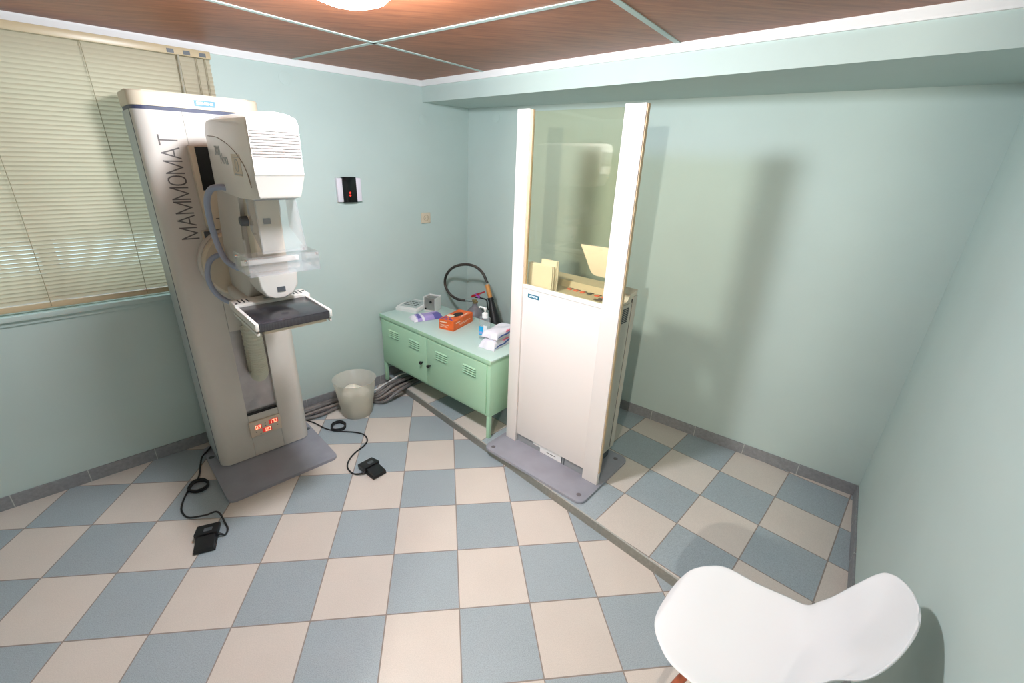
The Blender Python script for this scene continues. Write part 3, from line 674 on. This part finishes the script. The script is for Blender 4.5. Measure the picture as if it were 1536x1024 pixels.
cable('thin white cable crossing above the grey bundle near the cabinet leg', [(1.50, 1.27, 0.045), (1.578, 1.294, 0.05), (1.683, 1.385, 0.075), (1.787, 1.475, 0.10), (1.984, 1.585, 0.085)], 0.006, WHITEP)

# ------------------------------------------------------------------ waste bin
BX, BY = 1.478, 1.035
bn = thing('waste_bin', 'frosted translucent waste bin between the machine and cabinet', 'waste bin', (BX, BY, 0))
bm = NB(); lathe(bm, [(0.0, 0.004), (0.104, 0.0), (0.110, 0.006), (0.151, 0.285), (0.156, 0.290), (0.156, 0.293), (0.148, 0.290), (0.107, 0.008), (0.0, 0.007)], 56, cap=False); obj('bin_body', bm, BINP, bn, ang=70)
bm = NB(); prof = [(0.0, 0.012), (0.09, 0.012), (0.103, 0.04), (0.110, 0.10), (0.115, 0.16), (0.10, 0.185), (0.05, 0.20), (0.0, 0.205)]
lathe(bm, prof, 28, cap=False)
for v in bm.verts:
    a = math.atan2(v.co.y, v.co.x); k = 1 + 0.05 * math.sin(5 * a + 30 * v.co.z) * math.sin(3 * a + 1); v.co.x *= k * 0.96; v.co.y *= k * 0.96; v.co.z += 0.018 * math.sin(4 * a + 20 * v.co.x) * (v.co.z > .15)
lg = obj('waste_bag', bm, BAGP, None, ang=80); place(lg, (BX, BY, 0)); tag(lg, 'crumpled cream waste bag inside the frosted bin', 'waste bag')

# ------------------------------------------------------------------ green metal cabinet
CBX = (1.637, 1.470); aC = R(-48.96)
cb = thing('metal_cabinet', 'mint green metal cabinet on legs on the raised floor', 'cabinet', (CBX[0], CBX[1], HP), aC)
CW, CD, CH0, CH = 1.225, 0.50, 0.170, 0.592     # heights from the raised floor
bm = NB(); box(bm, 0.0, CW, 0.0, CD, CH0, CH - 0.012, 0.003); obj('cabinet_body', bm, GREEN, cb)
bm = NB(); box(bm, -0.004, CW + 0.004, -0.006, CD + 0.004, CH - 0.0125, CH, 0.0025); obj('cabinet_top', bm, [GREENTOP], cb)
bm = NB(); box(bm, -0.004, CW + 0.004, -0.0075, -0.0045, CH - 0.030, CH - 0.0005, 0.001); obj('top_edge', bm, GREEN, cb)
for x in (0.0, CW - 0.026):
    for y in (0.0, CD - 0.026):
        bm = NB(); box(bm, x, x + 0.026, y, y + 0.026, 0.0, CH0 + 0.01, 0.002); obj('leg', bm, GREEN, cb)
def door(x0, x1, kx):
    bm = NB(); box(bm, x0, x1, -0.0105, -0.0005, CH0 + 0.022, CH - 0.038, 0.002); d = obj('door', bm, GREEN, cb)
    w = x1 - x0
    for c in (x0 + w * 0.275, x0 + w * 0.745):
        bm = NB()
        for k in range(4):
            z = CH - 0.100 - k * 0.0165
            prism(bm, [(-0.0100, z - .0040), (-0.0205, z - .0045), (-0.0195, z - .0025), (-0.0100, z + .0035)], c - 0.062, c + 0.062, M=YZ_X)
            box(bm, c - 0.058, c + 0.058, -0.0114, -0.0100, z - .0135, z - .0085, mi=1)  # dark strip on the closed door, painted for the shade under the louvre
        obj('louvre_vent', bm, [GREEN, LOUVRE_SHADE], d)
    bm = NB(); cyl(bm, (kx, -0.010, 0.352), (kx, -0.026, 0.352), 0.006, 0.006, 14); cyl(bm, (kx, -0.026, 0.352), (kx, -0.038, 0.352), 0.012, 0.0135, 20); obj('knob', bm, BLACK, d)
    return d
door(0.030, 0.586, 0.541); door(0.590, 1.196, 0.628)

# ---- things on the cabinet top (local coordinates of the cabinet -> world)
cC, sC = math.cos(aC), math.sin(aC)
def cabw(u, v, z=0.0): return (CBX[0] + u * cC - v * sC, CBX[1] + u * sC + v * cC, HP + CH + z)
# glove box
g0 = cabw(0.600, 0.275); gb = thing('glove_box', 'orange cardboard glove box with an open top slot', 'box', g0, aC + R(14)); gb.scale = (1.07, 1.07, 1.07)
ORANGE = mat('orange_card', (236, 104, 40), 0.45, var=0.10, scale=14); ORANGE2 = mat('deep_orange_card', (216, 78, 36), 0.45)
bm = NB(); box(bm, -0.060, 0.060, -0.125, 0.125, 0.0, 0.072, 0.0015, 1); obj('carton', bm, ORANGE, gb)
bm = NB(); lathe(bm, [(0.036, 0.0), (0.0, 0.0005)], 28, Matrix.Translation((0.0, 0.02, 0.0722)) @ Matrix.Diagonal((0.85, 1.55, 1, 1))); obj('opening', bm, mat('carton_inside', (52, 44, 40), 0.7), gb)
bm = NB(); prism(bm, rrect(-0.052, 0.0, -0.05, -0.012, 0.012), 0.0722, 0.0735); obj('tear_flap', bm, mat('cream_card', (240, 226, 200), 0.6), gb)
bm = NB()
for k in range(16):
    a, b = random.uniform(-0.05, 0.05), random.uniform(-0.118, -0.06)
    box(bm, a - .007, a + .007, b - .006, b + .006, 0.0721, 0.0726, M=Matrix.Translation((a, b, 0)) @ Matrix.Rotation(random.uniform(0, 1.5), 4, 'Z') @ Matrix.Translation((-a, -b, 0)))
obj('violet_print', bm, mat('violet_print', (116, 88, 170), 0.5), gb)
WPR = mat('pale_print', (250, 222, 200), 0.5)
def bars(name, pts):
    bm = NB()
    for b in pts: box(bm, *b)
    obj(name, bm, WPR, gb, smooth=False)
def word(x0, x1, n, z0, z1, f):
    w_ = (x1 - x0) / n
    return [f(x0 + k * w_, x0 + (k + 0.78) * w_, z0, z1 - (0.0012 if k % 3 == 1 else 0)) for k in range(n)]
bars('front_print', word(-0.052, 0.004, 9, 0.050, 0.059, lambda a, b, c, d: (a, b, -0.1258, -0.125, c, d)) + [(-0.05, -0.05 + w, -0.1258, -0.125, z, z + 0.0025) for z, w in ((0.034, 0.07), (0.026, 0.05), (0.018, 0.06))])
bars('side_print', word(-0.095, -0.040, 8, 0.048, 0.056, lambda a, b, c, d: (0.060, 0.0606, a, b, c, d)) + [(0.0600, 0.0606, -0.06, 0.09, 0.034, 0.0365), (0.0600, 0.0606, -0.06, 0.05, 0.026, 0.0285)])
bars('lid_print', word(0.0, 0.095, 10, 0.036, 0.046, lambda a, b, c, d: (c, d, a, b, 0.0720, 0.0725)))
# wipes pack (violet)
def pillow(L, W, H, seed, nx=16, ny=10, ex=3.0, ey=3.5):
    rnd = random.Random(seed); t = bmesh.new(); top = []; bot = []
    for i in range(nx + 1):
        r1 = []; r2 = []
        for j in range(ny + 1):
            x = -1 + 2 * i / nx; y = -1 + 2 * j / ny
            e = (max(0, 1 - abs(x) ** ex) ** 0.5) * (max(0, 1 - abs(y) ** ey) ** 0.5)
            h = H * e * (0.88 + 0.12 * math.sin(4 * x + seed) * math.cos(3 * y + seed * 2)) + 0.0015
            wob = 1 + 0.03 * math.sin(5 * y + seed) * abs(x)
            r1.append(t.verts.new((x * L / 2 * wob, y * W / 2, h))); r2.append(t.verts.new((x * L / 2 * wob, y * W / 2, 0.0003 + 0.004 * (1 - e))))
        top.append(r1); bot.append(r2)
    fs_ = []
    for i in range(nx):
        for j in range(ny):
            t.faces.new((top[i][j], top[i + 1][j], top[i + 1][j + 1], top[i][j + 1])); t.faces.new((bot[i][j], bot[i][j + 1], bot[i + 1][j + 1], bot[i + 1][j]))
    for i in range(nx): t.faces.new((top[i][0], bot[i][0], bot[i + 1][0], top[i + 1][0])); t.faces.new((top[i][ny], top[i + 1][ny], bot[i + 1][ny], bot[i][ny]))
    for j in range(ny): t.faces.new((top[0][j], top[0][j + 1], bot[0][j + 1], bot[0][j])); t.faces.new((top[nx][j], bot[nx][j], bot[nx][j + 1], top[nx][j + 1]))
    bmesh.ops.recalc_face_normals(t, faces=t.faces[:]); return t
def banded(bm, bands):
    """bands: (axis, lo, hi, mi) in local coordinates"""
    for f in bm.faces:
        c = f.calc_center_median()
        for fn, mi in bands:
            if fn(c): f.material_index = mi
VIOL = mat('violet_film', (176, 158, 214), 0.35); VIOL2 = mat('deep_violet_film', (104, 98, 168), 0.35); WFILM = mat('white_film', (236, 232, 240), 0.35); NAVY = mat('navy_print', (46, 72, 142), 0.4); PINK = mat('pink_red_print', (224, 84, 120), 0.4)
bm = pillow(0.25, 0.130, 0.038, 1.3, 40, 24, 5.0, 3.0)
banded(bm, [(lambda c: c.x < -0.095, 1), (lambda c: -0.085 < c.x < -0.06 and c.y > -0.05, 2), (lambda c: c.x > 0.045 and c.y < 0.0, 2), (lambda c: c.x > -0.055 and c.y > 0.028, 1), (lambda c: -0.058 < c.x < -0.035, 1)])
vp = obj('wipes_pack', bm, [VIOL, WFILM, VIOL2], None, ang=60); place(vp, cabw(0.325, 0.205), aC + R(74)); tag(vp, 'violet and white soft wipes pack left of the orange box', 'wipes')
# white packs with navy stripe at the right end
def white_pack(label, u, v, z, rz, seed, H):
    p = thing('tissue_pack', label, 'tissue pack', cabw(u, v, z), aC + rz, 'white tissue packs')
    bm = pillow(0.25, 0.125, H, seed, 64, 60, 9.0, 7.0)
    obj('pack_film', bm, [WFILM, NAVY], p, ang=60)
    bm = NB(); tube(bm, [(-0.105, -0.0605, H * 0.20), (-0.06, -0.0618, H * 0.34), (0.0, -0.0622, H * 0.30), (0.06, -0.0618, H * 0.44), (0.118, -0.0600, H * 0.36)], 0.0045, 8, 6, rf=lambda t, i: 0.35 + 0.65 * math.sin(PI * min(1, max(0, t))) ** 0.5); obj('navy_stripe', bm, NAVY, p)
    bm = NB(); zc = H * 0.70
    tube(bm, [(-0.012 + 0.0065 * k, -0.0618 + 0.0006 * (k % 2), zc + (0.006 if k % 2 else -0.005)) for k in range(11)], 0.0022, 6, 0); obj('pink_lettering', bm, PINK, p)
    return p
white_pack('lower white tissue pack with pink lettering at the cabinet end', 1.060, 0.232, 0.0, R(98), 2.0, 0.066)
white_pack('upper white tissue pack lying on the lower one', 1.058, 0.262, 0.067, R(97), 3.1, 0.050)
# sanitizer
sb = thing('sanitizer_bottle', 'clear pump sanitizer bottle with a blue label', 'pump bottle', cabw(0.945, 0.230), aC + R(18))
PETM = clear('clear_pet', (250, 251, 254), 1.4, 1.42, 0.03, 0.10)
bm = NB(); prism(bm, rrect(-0.038, 0.038, -0.024, 0.024, 0.018), 0.0, 0.165, 0.012, 3); obj('bottle_body', bm, PETM, sb, ang=50)
bm = NB(); box(bm, -0.033, 0.0, -0.0252, -0.0242, 0.035, 0.100); bl2 = obj('blue_label', bm, mat('cyan_label', (40, 168, 226), 0.4), sb)
bm = NB(); box(bm, 0.001, 0.030, -0.0250, -0.0242, 0.035, 0.110); obj('white_label', bm, mat('white_label', (232, 236, 242), 0.4), sb)
bm = NB(); box(bm, -0.03, -0.004, -0.0258, -0.0252, 0.045, 0.062); obj('label_print', bm, mat('lilac_label_print', (150, 170, 226), 0.4), bl2)
bm = NB(); lathe(bm, [(0.021, 0.160), (0.021, 0.190), (0.017, 0.196), (0.0, 0.197)], 24); lathe(bm, [(0.0055, 0.19), (0.0055, 0.222)], 14); lathe(bm, [(0.011, 0.218), (0.011, 0.232), (0.0, 0.234)], 16)
tube(bm, [(0, 0, 0.228), (-0.018, -0.004, 0.233), (-0.036, -0.007, 0.236), (-0.044, -0.008, 0.229)], 0.0052, 9, 4); obj('pump', bm, WHITEP, sb)
# white desk device and upright metal box at the left end
dvv = thing('desk_console', 'flat white keypad device at the left end of the cabinet', 'desk device', cabw(0.075, 0.28), aC + R(20))
DW = mat('device_white', (226, 226, 222), 0.4)
bm = NB(); prism(bm, [(-0.105, 0.0), (-0.105, 0.022), (-0.085, 0.030), (0.10, 0.044), (0.105, 0.040), (0.105, 0.0)], -0.115, 0.085, 0.004, 2, M=YZ_X); obj('console_housing', bm, DW, dvv)
bm = NB(); prism(bm, [(-0.072, 0.0310), (0.085, 0.0434), (0.085, 0.0444), (-0.072, 0.0322)], -0.090, 0.068, M=YZ_X); kp = obj('key_panel', bm, mat('pale_grey_green_keys', (182, 192, 188), 0.4), dvv)
bm = NB()
for i in range(4):
    for j in range(3):
        x, y = -0.065 + i * 0.032, -0.03 + j * 0.034; z = 0.0322 + (y + 0.072) * 0.0777
        box(bm, x - .011, x + .011, y - .005, y + .005, z, z + 0.003)
pieces('key', bm, mat('grey_keys', (104, 114, 112), 0.5), kp)
mb_ = thing('steel_dispenser', 'small upright box with a mirror steel face behind the violet pack', 'dispenser', cabw(0.198, 0.374), aC + R(20))
bm = NB(); box(bm, -0.055, -0.049, -0.05, 0.05, 0, 0.118, 0.001, 1); box(bm, 0.049, 0.055, -0.05, 0.05, 0, 0.112, 0.001, 1); box(bm, -0.055, 0.055, 0.044, 0.05, 0, 0.118, 0.001, 1); box(bm, -0.055, 0.055, -0.05, 0.05, 0, 0.006); obj('white_case', bm, DW, mb_)
bm = NB(); box(bm, -0.048, 0.048, -0.046, 0.043, 0.006, 0.108, 0.003); sf = obj('steel_insert', bm, STEEL, mb_)
bm = NB(); cyl(bm, (0.012, -0.046, 0.078), (0.012, -0.052, 0.078), 0.011, 0.010, 18); obj('dark_fitting', bm, BLACK, sf); bm = NB(); box(bm, -0.046, -0.03, -0.0475, -0.046, 0.008, 0.022); obj('dark_foot', bm, BLACK, sf)

# ------------------------------------------------------------------ fire extinguisher behind the cabinet
e0 = (CBX[0] + 0.372 * cC - 0.70 * sC, CBX[1] + 0.372 * sC + 0.70 * cC, HP)
fe = thing('fire_extinguisher', 'fire extinguisher with grey shoulder standing behind the cabinet', 'fire extinguisher', e0, aC)
RED = mat('red_enamel', (190, 22, 38), 0.3, coat=0.4); GREYS = mat('grey_shoulder_enamel', (128, 126, 132), 0.4)
z0 = -HP
bm = NB(); lathe(bm, [(0.0, 0.0), (0.070, 0.0), (0.078, 0.012), (0.079, 0.46), (0.079, 0.490)], 40, cap=False); obj('cylinder', bm, RED, fe, ang=50)
bm = NB(); lathe(bm, [(0.0795, 0.490), (0.0788, 0.508), (0.075, 0.528), (0.066, 0.549), (0.052, 0.567), (0.036, 0.580), (0.025, 0.591), (0.022, 0.603), (0.022, 0.620), (0.0, 0.621)], 40, cap=False); obj('shoulder', bm, GREYS, fe, ang=50)
bm = NB(); lathe(bm, [(0.018, 0.618), (0.018, 0.650), (0.012, 0.656), (0.0, 0.657)], 20); cyl(bm, (-0.035, 0, 0.636), (0.03, 0, 0.636), 0.009, 0.009, 14); obj('valve', bm, mat('brass_valve', (186, 160, 120), 0.3, metal=0.8), fe)
bm = NB(); prism(bm, [(-0.045, 0.662), (-0.028, 0.690), (0.00, 0.700), (0.105, 0.748), (0.108, 0.738), (0.005, 0.682), (-0.02, 0.668)], -0.011, 0.011, 0.002, 1, M=XZ_Y); obj('squeeze_lever', bm, RED, fe)
bm = NB(); tube(bm, [(0.0, 0, 0.672), (0.05, 0, 0.680), (0.115, 0, 0.684), (0.140, 0, 0.676), (0.148, 0, 0.64), (0.155, 0, 0.605), (0.17, 0.0, 0.602)], 0.006, 9, 4); obj('carry_handle', bm, BLACK, fe)
bm = NB(); box(bm, 0.01, 0.065, -0.014, 0.010, 0.688, 0.702, 0.003, 1, M=Matrix.Translation((0.035, 0, 0.695)) @ Matrix.Rotation(R(30), 4, 'Y') @ Matrix.Translation((-0.035, 0, -0.695))); obj('safety_tag', bm, mat('violet_tag', (168, 84, 180), 0.5), fe)
HS = [(-0.04, 0, 0.635), (-0.098, -0.02, 0.625), (-0.165, -0.06, 0.632), (-0.239, -0.08, 0.669), (-0.295, -0.08, 0.741), (-0.272, -0.08, 0.830), (-0.185, -0.08, 0.910), (-0.067, -0.06, 0.954), (0.029, -0.03, 0.948), (0.085, 0, 0.900), (0.133, 0, 0.838), (0.140, 0, 0.825)]
bm = NB(); tube(bm, HS[1:], 0.0115, 12, 8); obj('hose', bm, mat('worn_black_hose', (52, 44, 38), 0.5, var=0.35, scale=18), fe)
bm = NB(); cyl(bm, (-0.104, -0.022, 0.625), (-0.03, 0, 0.636), 0.010, 0.011, 14); cyl(bm, (0.131, 0, 0.842), (0.142, 0, 0.812), 0.011, 0.0125, 14); pieces('hose_ferrule', bm, CHROME, fe)
bm = NB(); tube(bm, [(0.140, 0, 0.816), (0.155, 0, 0.77), (0.170, 0, 0.735), (0.183, 0, 0.705)], 0.0185, 14, 4, rf=lambda t, i: (0.9, 1.05, 1.1, 1.0, 1.0, 1.05, 1.1, 1.1, 1.05, 1.0, 1.0, 1.0, 1.0)[min(i, 12)]); obj('wood_grip', bm, mat('light_wood_grip', (206, 142, 78), 0.45, var=0.06, scale=30), fe)
bm = NB(); cyl(bm, (0.180, 0, 0.712), (0.190, 0, 0.686), 0.026, 0.027, 20); cyl(bm, (0.188, 0, 0.690), (0.262, -0.005, 0.47), 0.022, 0.056, 24); obj('horn', bm, BLACK, fe)

# ------------------------------------------------------------------ control stand with glass shield
BT = thing('control_stand', 'white control stand with tall glass shield on the raised floor', 'control stand', (2.58, 0.547, HP), R(-48.74))
SH = -0.015
Z = lambda z: z - HP
bm = NB(); prism(bm, rrect(-0.045, 0.715, -0.205, 0.36, 0.045), 0.0, 0.018, 0.004, 2); obj('base_plate', bm, LILAC, BT)
bm = NB()
for x, y in ((0.01, -0.165), (0.665, -0.15), (0.655, 0.30)): lathe(bm, [(0.014, 0.018), (0.014, 0.0195), (0.007, 0.0195), (0.006, 0.0185)], 18, Matrix.Translation((x, y, 0)))
pieces('plate_bolt', bm, mat('bolt_grey', (110, 104, 108), 0.5), BT)
PT = 2.074 - HP
bm = NB(); box(bm, -0.012, 0.069, -0.012, 0.018, 0.018, PT, 0.002); obj('post', bm, BOOTHW, BT, shear=SH)
bm = NB(); box(bm, 0.597, 0.697, -0.012, 0.018, 0.018, PT, 0.002); obj('post', bm, BOOTHW, BT, shear=SH)
bm = NB(); box(bm, 0.069, 0.083, -0.002, 0.016, 1.10, PT - .004, 0.001); box(bm, 0.697, 0.7015, -0.006, 0.016, 0.10, PT - 0.002, 0.001); obj('post_edge', bm, mat('tan_edge_strip', (204, 178, 142), 0.5), BT, shear=SH)
bm = NB(); box(bm, 0.070, 0.596, 0.000, 0.020, 0.076, 1.082, 0.002); obj('front_panel', bm, BOOTHW, BT, shear=SH)
bm = NB(); box(bm, 0.070, 0.596, -0.004, 0.018, 1.083, 1.106, 0.002); obj('sill_strip', bm, WHITEP, BT, shear=SH)
bm = NB(); box(bm, 0.070, 0.596, 0.012, 0.020, 0.018, 0.076); tk2 = obj('toe_kick', bm, mat('grey_toe_kick', (146, 148, 152), 0.45), BT)
bm = NB(); box(bm, 0.205, 0.42, 0.0105, 0.012, 0.052, 0.073); box(bm, 0.262, 0.432, 0.0100, 0.0115, 0.020, 0.068); ts = obj('paper_label', bm, mat('paper_label', (236, 234, 234), 0.6), tk2)
bm = NB(); box(bm, 0.315, 0.385, 0.0092, 0.0098, 0.040, 0.0445); obj('label_print', bm, PRINT_G, ts)
bm = NB(); box(bm, 0.428, 0.433, 0.0095, 0.012, 0.018, 0.076); box(bm, 0.446, 0.451, 0.0095, 0.012, 0.018, 0.076); pieces('kick_joint', bm, DARKGREY, tk2)
bm = NB(); box(bm, 0.076, 0.604, 0.004, 0.012, 1.10, PT - 0.012); obj('glass_pane', bm, LEADGLASS, BT, smooth=False, shear=SH)
badge(BT, 0.148, 0.0, 1.044, 0.082, 0.024, sh=SH)
# console body behind, desk with raised rear
bm = NB(); prism(bm, [(0.022, 0.085), (0.022, 1.072), (0.215, 1.082), (0.232, 1.118), (0.325, 1.132), (0.325, 0.085)], 0.045, 0.612, 0.003, 2, M=YZ_X); cbd = obj('console_body', bm, BOOTHB, BT)
bm = NB(); box(bm, 0.611, 0.616, 0.022, 0.262, 0.10, 1.07); box(bm, 0.611, 0.616, 0.276, 0.322, 0.10, 1.10); obj('side_panel', bm, BOOTHS, cbd)
bm = NB(); box(bm, 0.6115, 0.6125, 0.262, 0.276, 0.10, 1.09); obj('side_gap', bm, BLACK, cbd)
bm = NB()
for k in range(8):
    z = 1.045 - k * 0.011; box(bm, 0.616, 0.6168, 0.150, 0.235, z - 0.0035, z + 0.0035)
obj('vent_grid', bm, BLACK, cbd)
bm = NB(); box(bm, 0.07, 0.60, 0.06, 0.30, 0.018, 0.085); obj('plinth', bm, DARKGREY, BT)
ORK = mat('orange_red_key', (238, 120, 96), 0.4)
cols = [ORK, ORK, ORK, DARKGREY, ORK, ORK]
for i, x in enumerate((0.255, 0.300, 0.345, 0.390, 0.440, 0.485)):
    bm = NB(); z = 1.0815; box(bm, x - 0.016, x + 0.010, 0.190 - .012, 0.190 + .010, z - .004, z + 0.004, 0.001, 1); k_ = obj('control_key', bm, cols[i], cbd)
    bm = NB(); box(bm, x - 0.012, x + 0.016, 0.202, 0.210, z - .003, z + 0.0035); obj('key_mark', bm, PRINT_G, k_)
bm = NB(); box(bm, 0.455, 0.50, 0.120, 0.135, 1.074, 1.083); box(bm, 0.47, 0.50, 0.145, 0.16, 1.074, 1.085); pieces('rotary_mark', bm, PRINT_G, cbd)
# hanging cream board at the right post
bm = NB(); prism(bm, [(0.352, Z(1.425)), (0.60, Z(1.432)), (0.60, Z(1.27)), (0.462, Z(1.274)), (0.440, Z(1.282)), (0.428, Z(1.296))], 0.095, 0.108, 0.003, 2, M=XZ_Y); bo = obj('display_board', bm, mat('cream_board', (250, 238, 228), 0.5), BT)
bm = NB(); box(bm, 0.59, 0.62, 0.0, 0.11, Z(1.29), Z(1.40), 0.002); obj('board_bracket', bm, BOOTHB, BT)
# paper stack on the desk
Rb = R(-48.74)
def bw(u, v, z): c, s = math.cos(Rb), math.sin(Rb); return (2.58 + u * c - v * s, 0.547 + u * s + v * c, z)
pk = thing('paper_envelopes', 'cream paper envelopes standing behind the shield glass', 'envelopes', bw(0.10, 0.085, HP + 1.0755), Rb + R(-6))
PAP = mat('cream_paper', (250, 243, 234), 0.7)
for i in range(5):
    bm = NB(); dx = 0.004 * math.sin(i * 2.1); y = -0.022 + i * 0.010
    h, x0, x1 = (0.150, -0.072, 0.118) if i < 3 else (0.178, 0.0, 0.122)
    prism(bm, [(x0 + dx, 0.0), (x1 + dx - 0.004, 0.0), (x1 + dx, h * 0.5), (x1 + dx - 0.003, h), (x0 + dx + 0.002, h - 0.004)], y, y + 0.008, 0.0015, 1, M=XZ_Y)
    if i >= 3: pass
    obj('envelope', bm, PAP, pk)

# ------------------------------------------------------------------ white shell chair, front right
chr_ = thing('shell_chair', 'white moulded plastic shell chair against the right wall', 'chair', (3.088, -1.147, HP), R(129.94))
q = [1.037]
ST = [(.240, .399, .012, 0, 0), (.2385, .402, .06, 0, 0), (.232, .411, .105, 0, 0), (.217, .424, .150, .002, 0), (.186, .431, .192, .005, 0), (.13, .432, .2335, .012, 0), (.03, .42, .241, .025, 0), (-.06, .42, .249, .035, 0),
      (-.13, .44, .222, .05, .02), (-.18, .50, .197, .05, .05), (-.21, .58, .177, .03, .06), (-.235, .67, .173, .01, .06), (-.258, .75, .191, 0, .045), (-.268, .785, .168, -.002, .032), (-.274, .808, .128, -.004, .02), (-.277, .821, .078, -.002, .008), (-.2783, .826, .035, 0, 0), (-.2785, .8275, .006, 0, 0)]
stn = [(a, z, hw, lz, la, 0.018 * max(0, z - 0.45)) for a, z, hw, lz, la in ST]
SP = [smooth_path([(s[0] - s[5], s[1], 0) for s in stn], 5), smooth_path([(s[2], s[3], s[4]) for s in stn], 5)]
t = bmesh.new(); NJ = 16; rows = []
for P1, P2 in zip(*SP):
    row = []
    for j in range(NJ + 1):
        s = -1 + 2 * j / NJ; k = abs(s) ** 2.4
        row.append(t.verts.new(((P1.x + P2.z * k) * q[0], s * P2.x * q[0], (P1.y + P2.y * k) * q[0] + 0.002 - HP)))
    rows.append(row)
for a, b in zip(rows, rows[1:]):
    for j in range(NJ): t.faces.new((a[j], a[j + 1], b[j + 1], b[j]))
bmesh.ops.recalc_face_normals(t, faces=t.faces[:])
shell = obj('seat_shell', t, SHELL, chr_, ang=80)
md = shell.modifiers.new('thick', 'SOLIDIFY'); md.thickness = 0.006; md.offset = 0
ms = shell.modifiers.new('round', 'SUBSURF'); ms.levels = 1; ms.render_levels = 1
for sx, sy in ((1, 1), (1, -1), (-1, 1), (-1, -1)):
    bm = NB(); cyl(bm, (0.10 * sx - .02, 0.10 * sy, 0.352), (0.205 * sx - 0.02, 0.215 * sy, 0.0), 0.0155, 0.0095, 16); obj('leg', bm, LEGWOOD, chr_)
bm = NB()
for sx, sy in ((1, 1), (1, -1), (-1, 1), (-1, -1)):
    tube(bm, [(0.10 * sx - .02, 0.10 * sy, 0.345), (0.06 * sx - 0.02, 0.06 * sy, 0.372)], 0.006, 8, 0)
tube(bm, [(0.112 - .02, 0.113, 0.30), (-0.112 - .02, -0.113, 0.30)], 0.004, 8, 0); tube(bm, [(0.112 - .02, -0.113, 0.305), (-0.112 - .02, 0.113, 0.305)], 0.004, 8, 0)
box(bm, -0.09, 0.05, -0.07, 0.07, 0.366, 0.374); obj('wire_brace', bm, BLACK, chr_)

# ------------------------------------------------------------------ light
w = bpy.data.worlds.new('sky'); sc.world = w; w.use_nodes = True
bg = w.node_tree.nodes['Background']; bg.inputs[0].default_value = rgb(214, 228, 240); bg.inputs[1].default_value = 3.6
def area(name, loc, target, size, power, col):
    l = bpy.data.lights.new(name, 'AREA'); l.shape = 'DISK'; l.size = size; l.energy = power; l.color = col
    o = bpy.data.objects.new(name, l); COL.objects.link(o); o.location = loc
    o.rotation_euler = (Vector(target) - Vector(loc)).to_track_quat('-Z', 'Y').to_euler(); return o
pl = bpy.data.lights.new('lamp_bulb', 'POINT'); pl.energy = 102; pl.shadow_soft_size = 0.085; pl.color = (0.87, 0.935, 1.0)
po = bpy.data.objects.new('lamp_bulb', pl); COL.objects.link(po); po.location = (LX, LY, 2.262)
area('hall_lamp_light', (1.02, -3.30, 2.16), (3.0, 0.1, 1.6), 0.08, 62, (1.0, 0.93, 0.82))

# ------------------------------------------------------------------ camera
cam = bpy.data.cameras.new('camera'); co = bpy.data.objects.new('camera', cam); COL.objects.link(co)
F, CXp, CYp = 658.5872, 748.0666, 512.1369
cam.sensor_width = 36.0; cam.sensor_fit = 'HORIZONTAL'; cam.lens = F / 1536 * 36.0
cam.shift_x = (768 - CXp) / 1536; cam.shift_y = -(512 - CYp) / 1536
cam.clip_start = 0.05
Rw = Matrix(((0.992942, 0.011771, -0.118014), (-0.113338, 0.387281, -0.914969), (0.034934, 0.921887, 0.385882)))
co.matrix_world = Matrix.Translation((2.16245, -1.96502, 1.83816)) @ Rw.to_4x4()
sc.camera = co
sc.view_settings.view_transform = 'Standard'; sc.view_settings.look = 'None'; sc.view_settings.gamma = 1.0; sc.view_settings.use_curve_mapping = False
sc.view_settings.exposure = 0.0
sc.cycles.use_denoising = True
sc.cycles.max_bounces = 10; sc.cycles.transparent_max_bounces = 24; sc.cycles.sample_clamp_indirect = 8
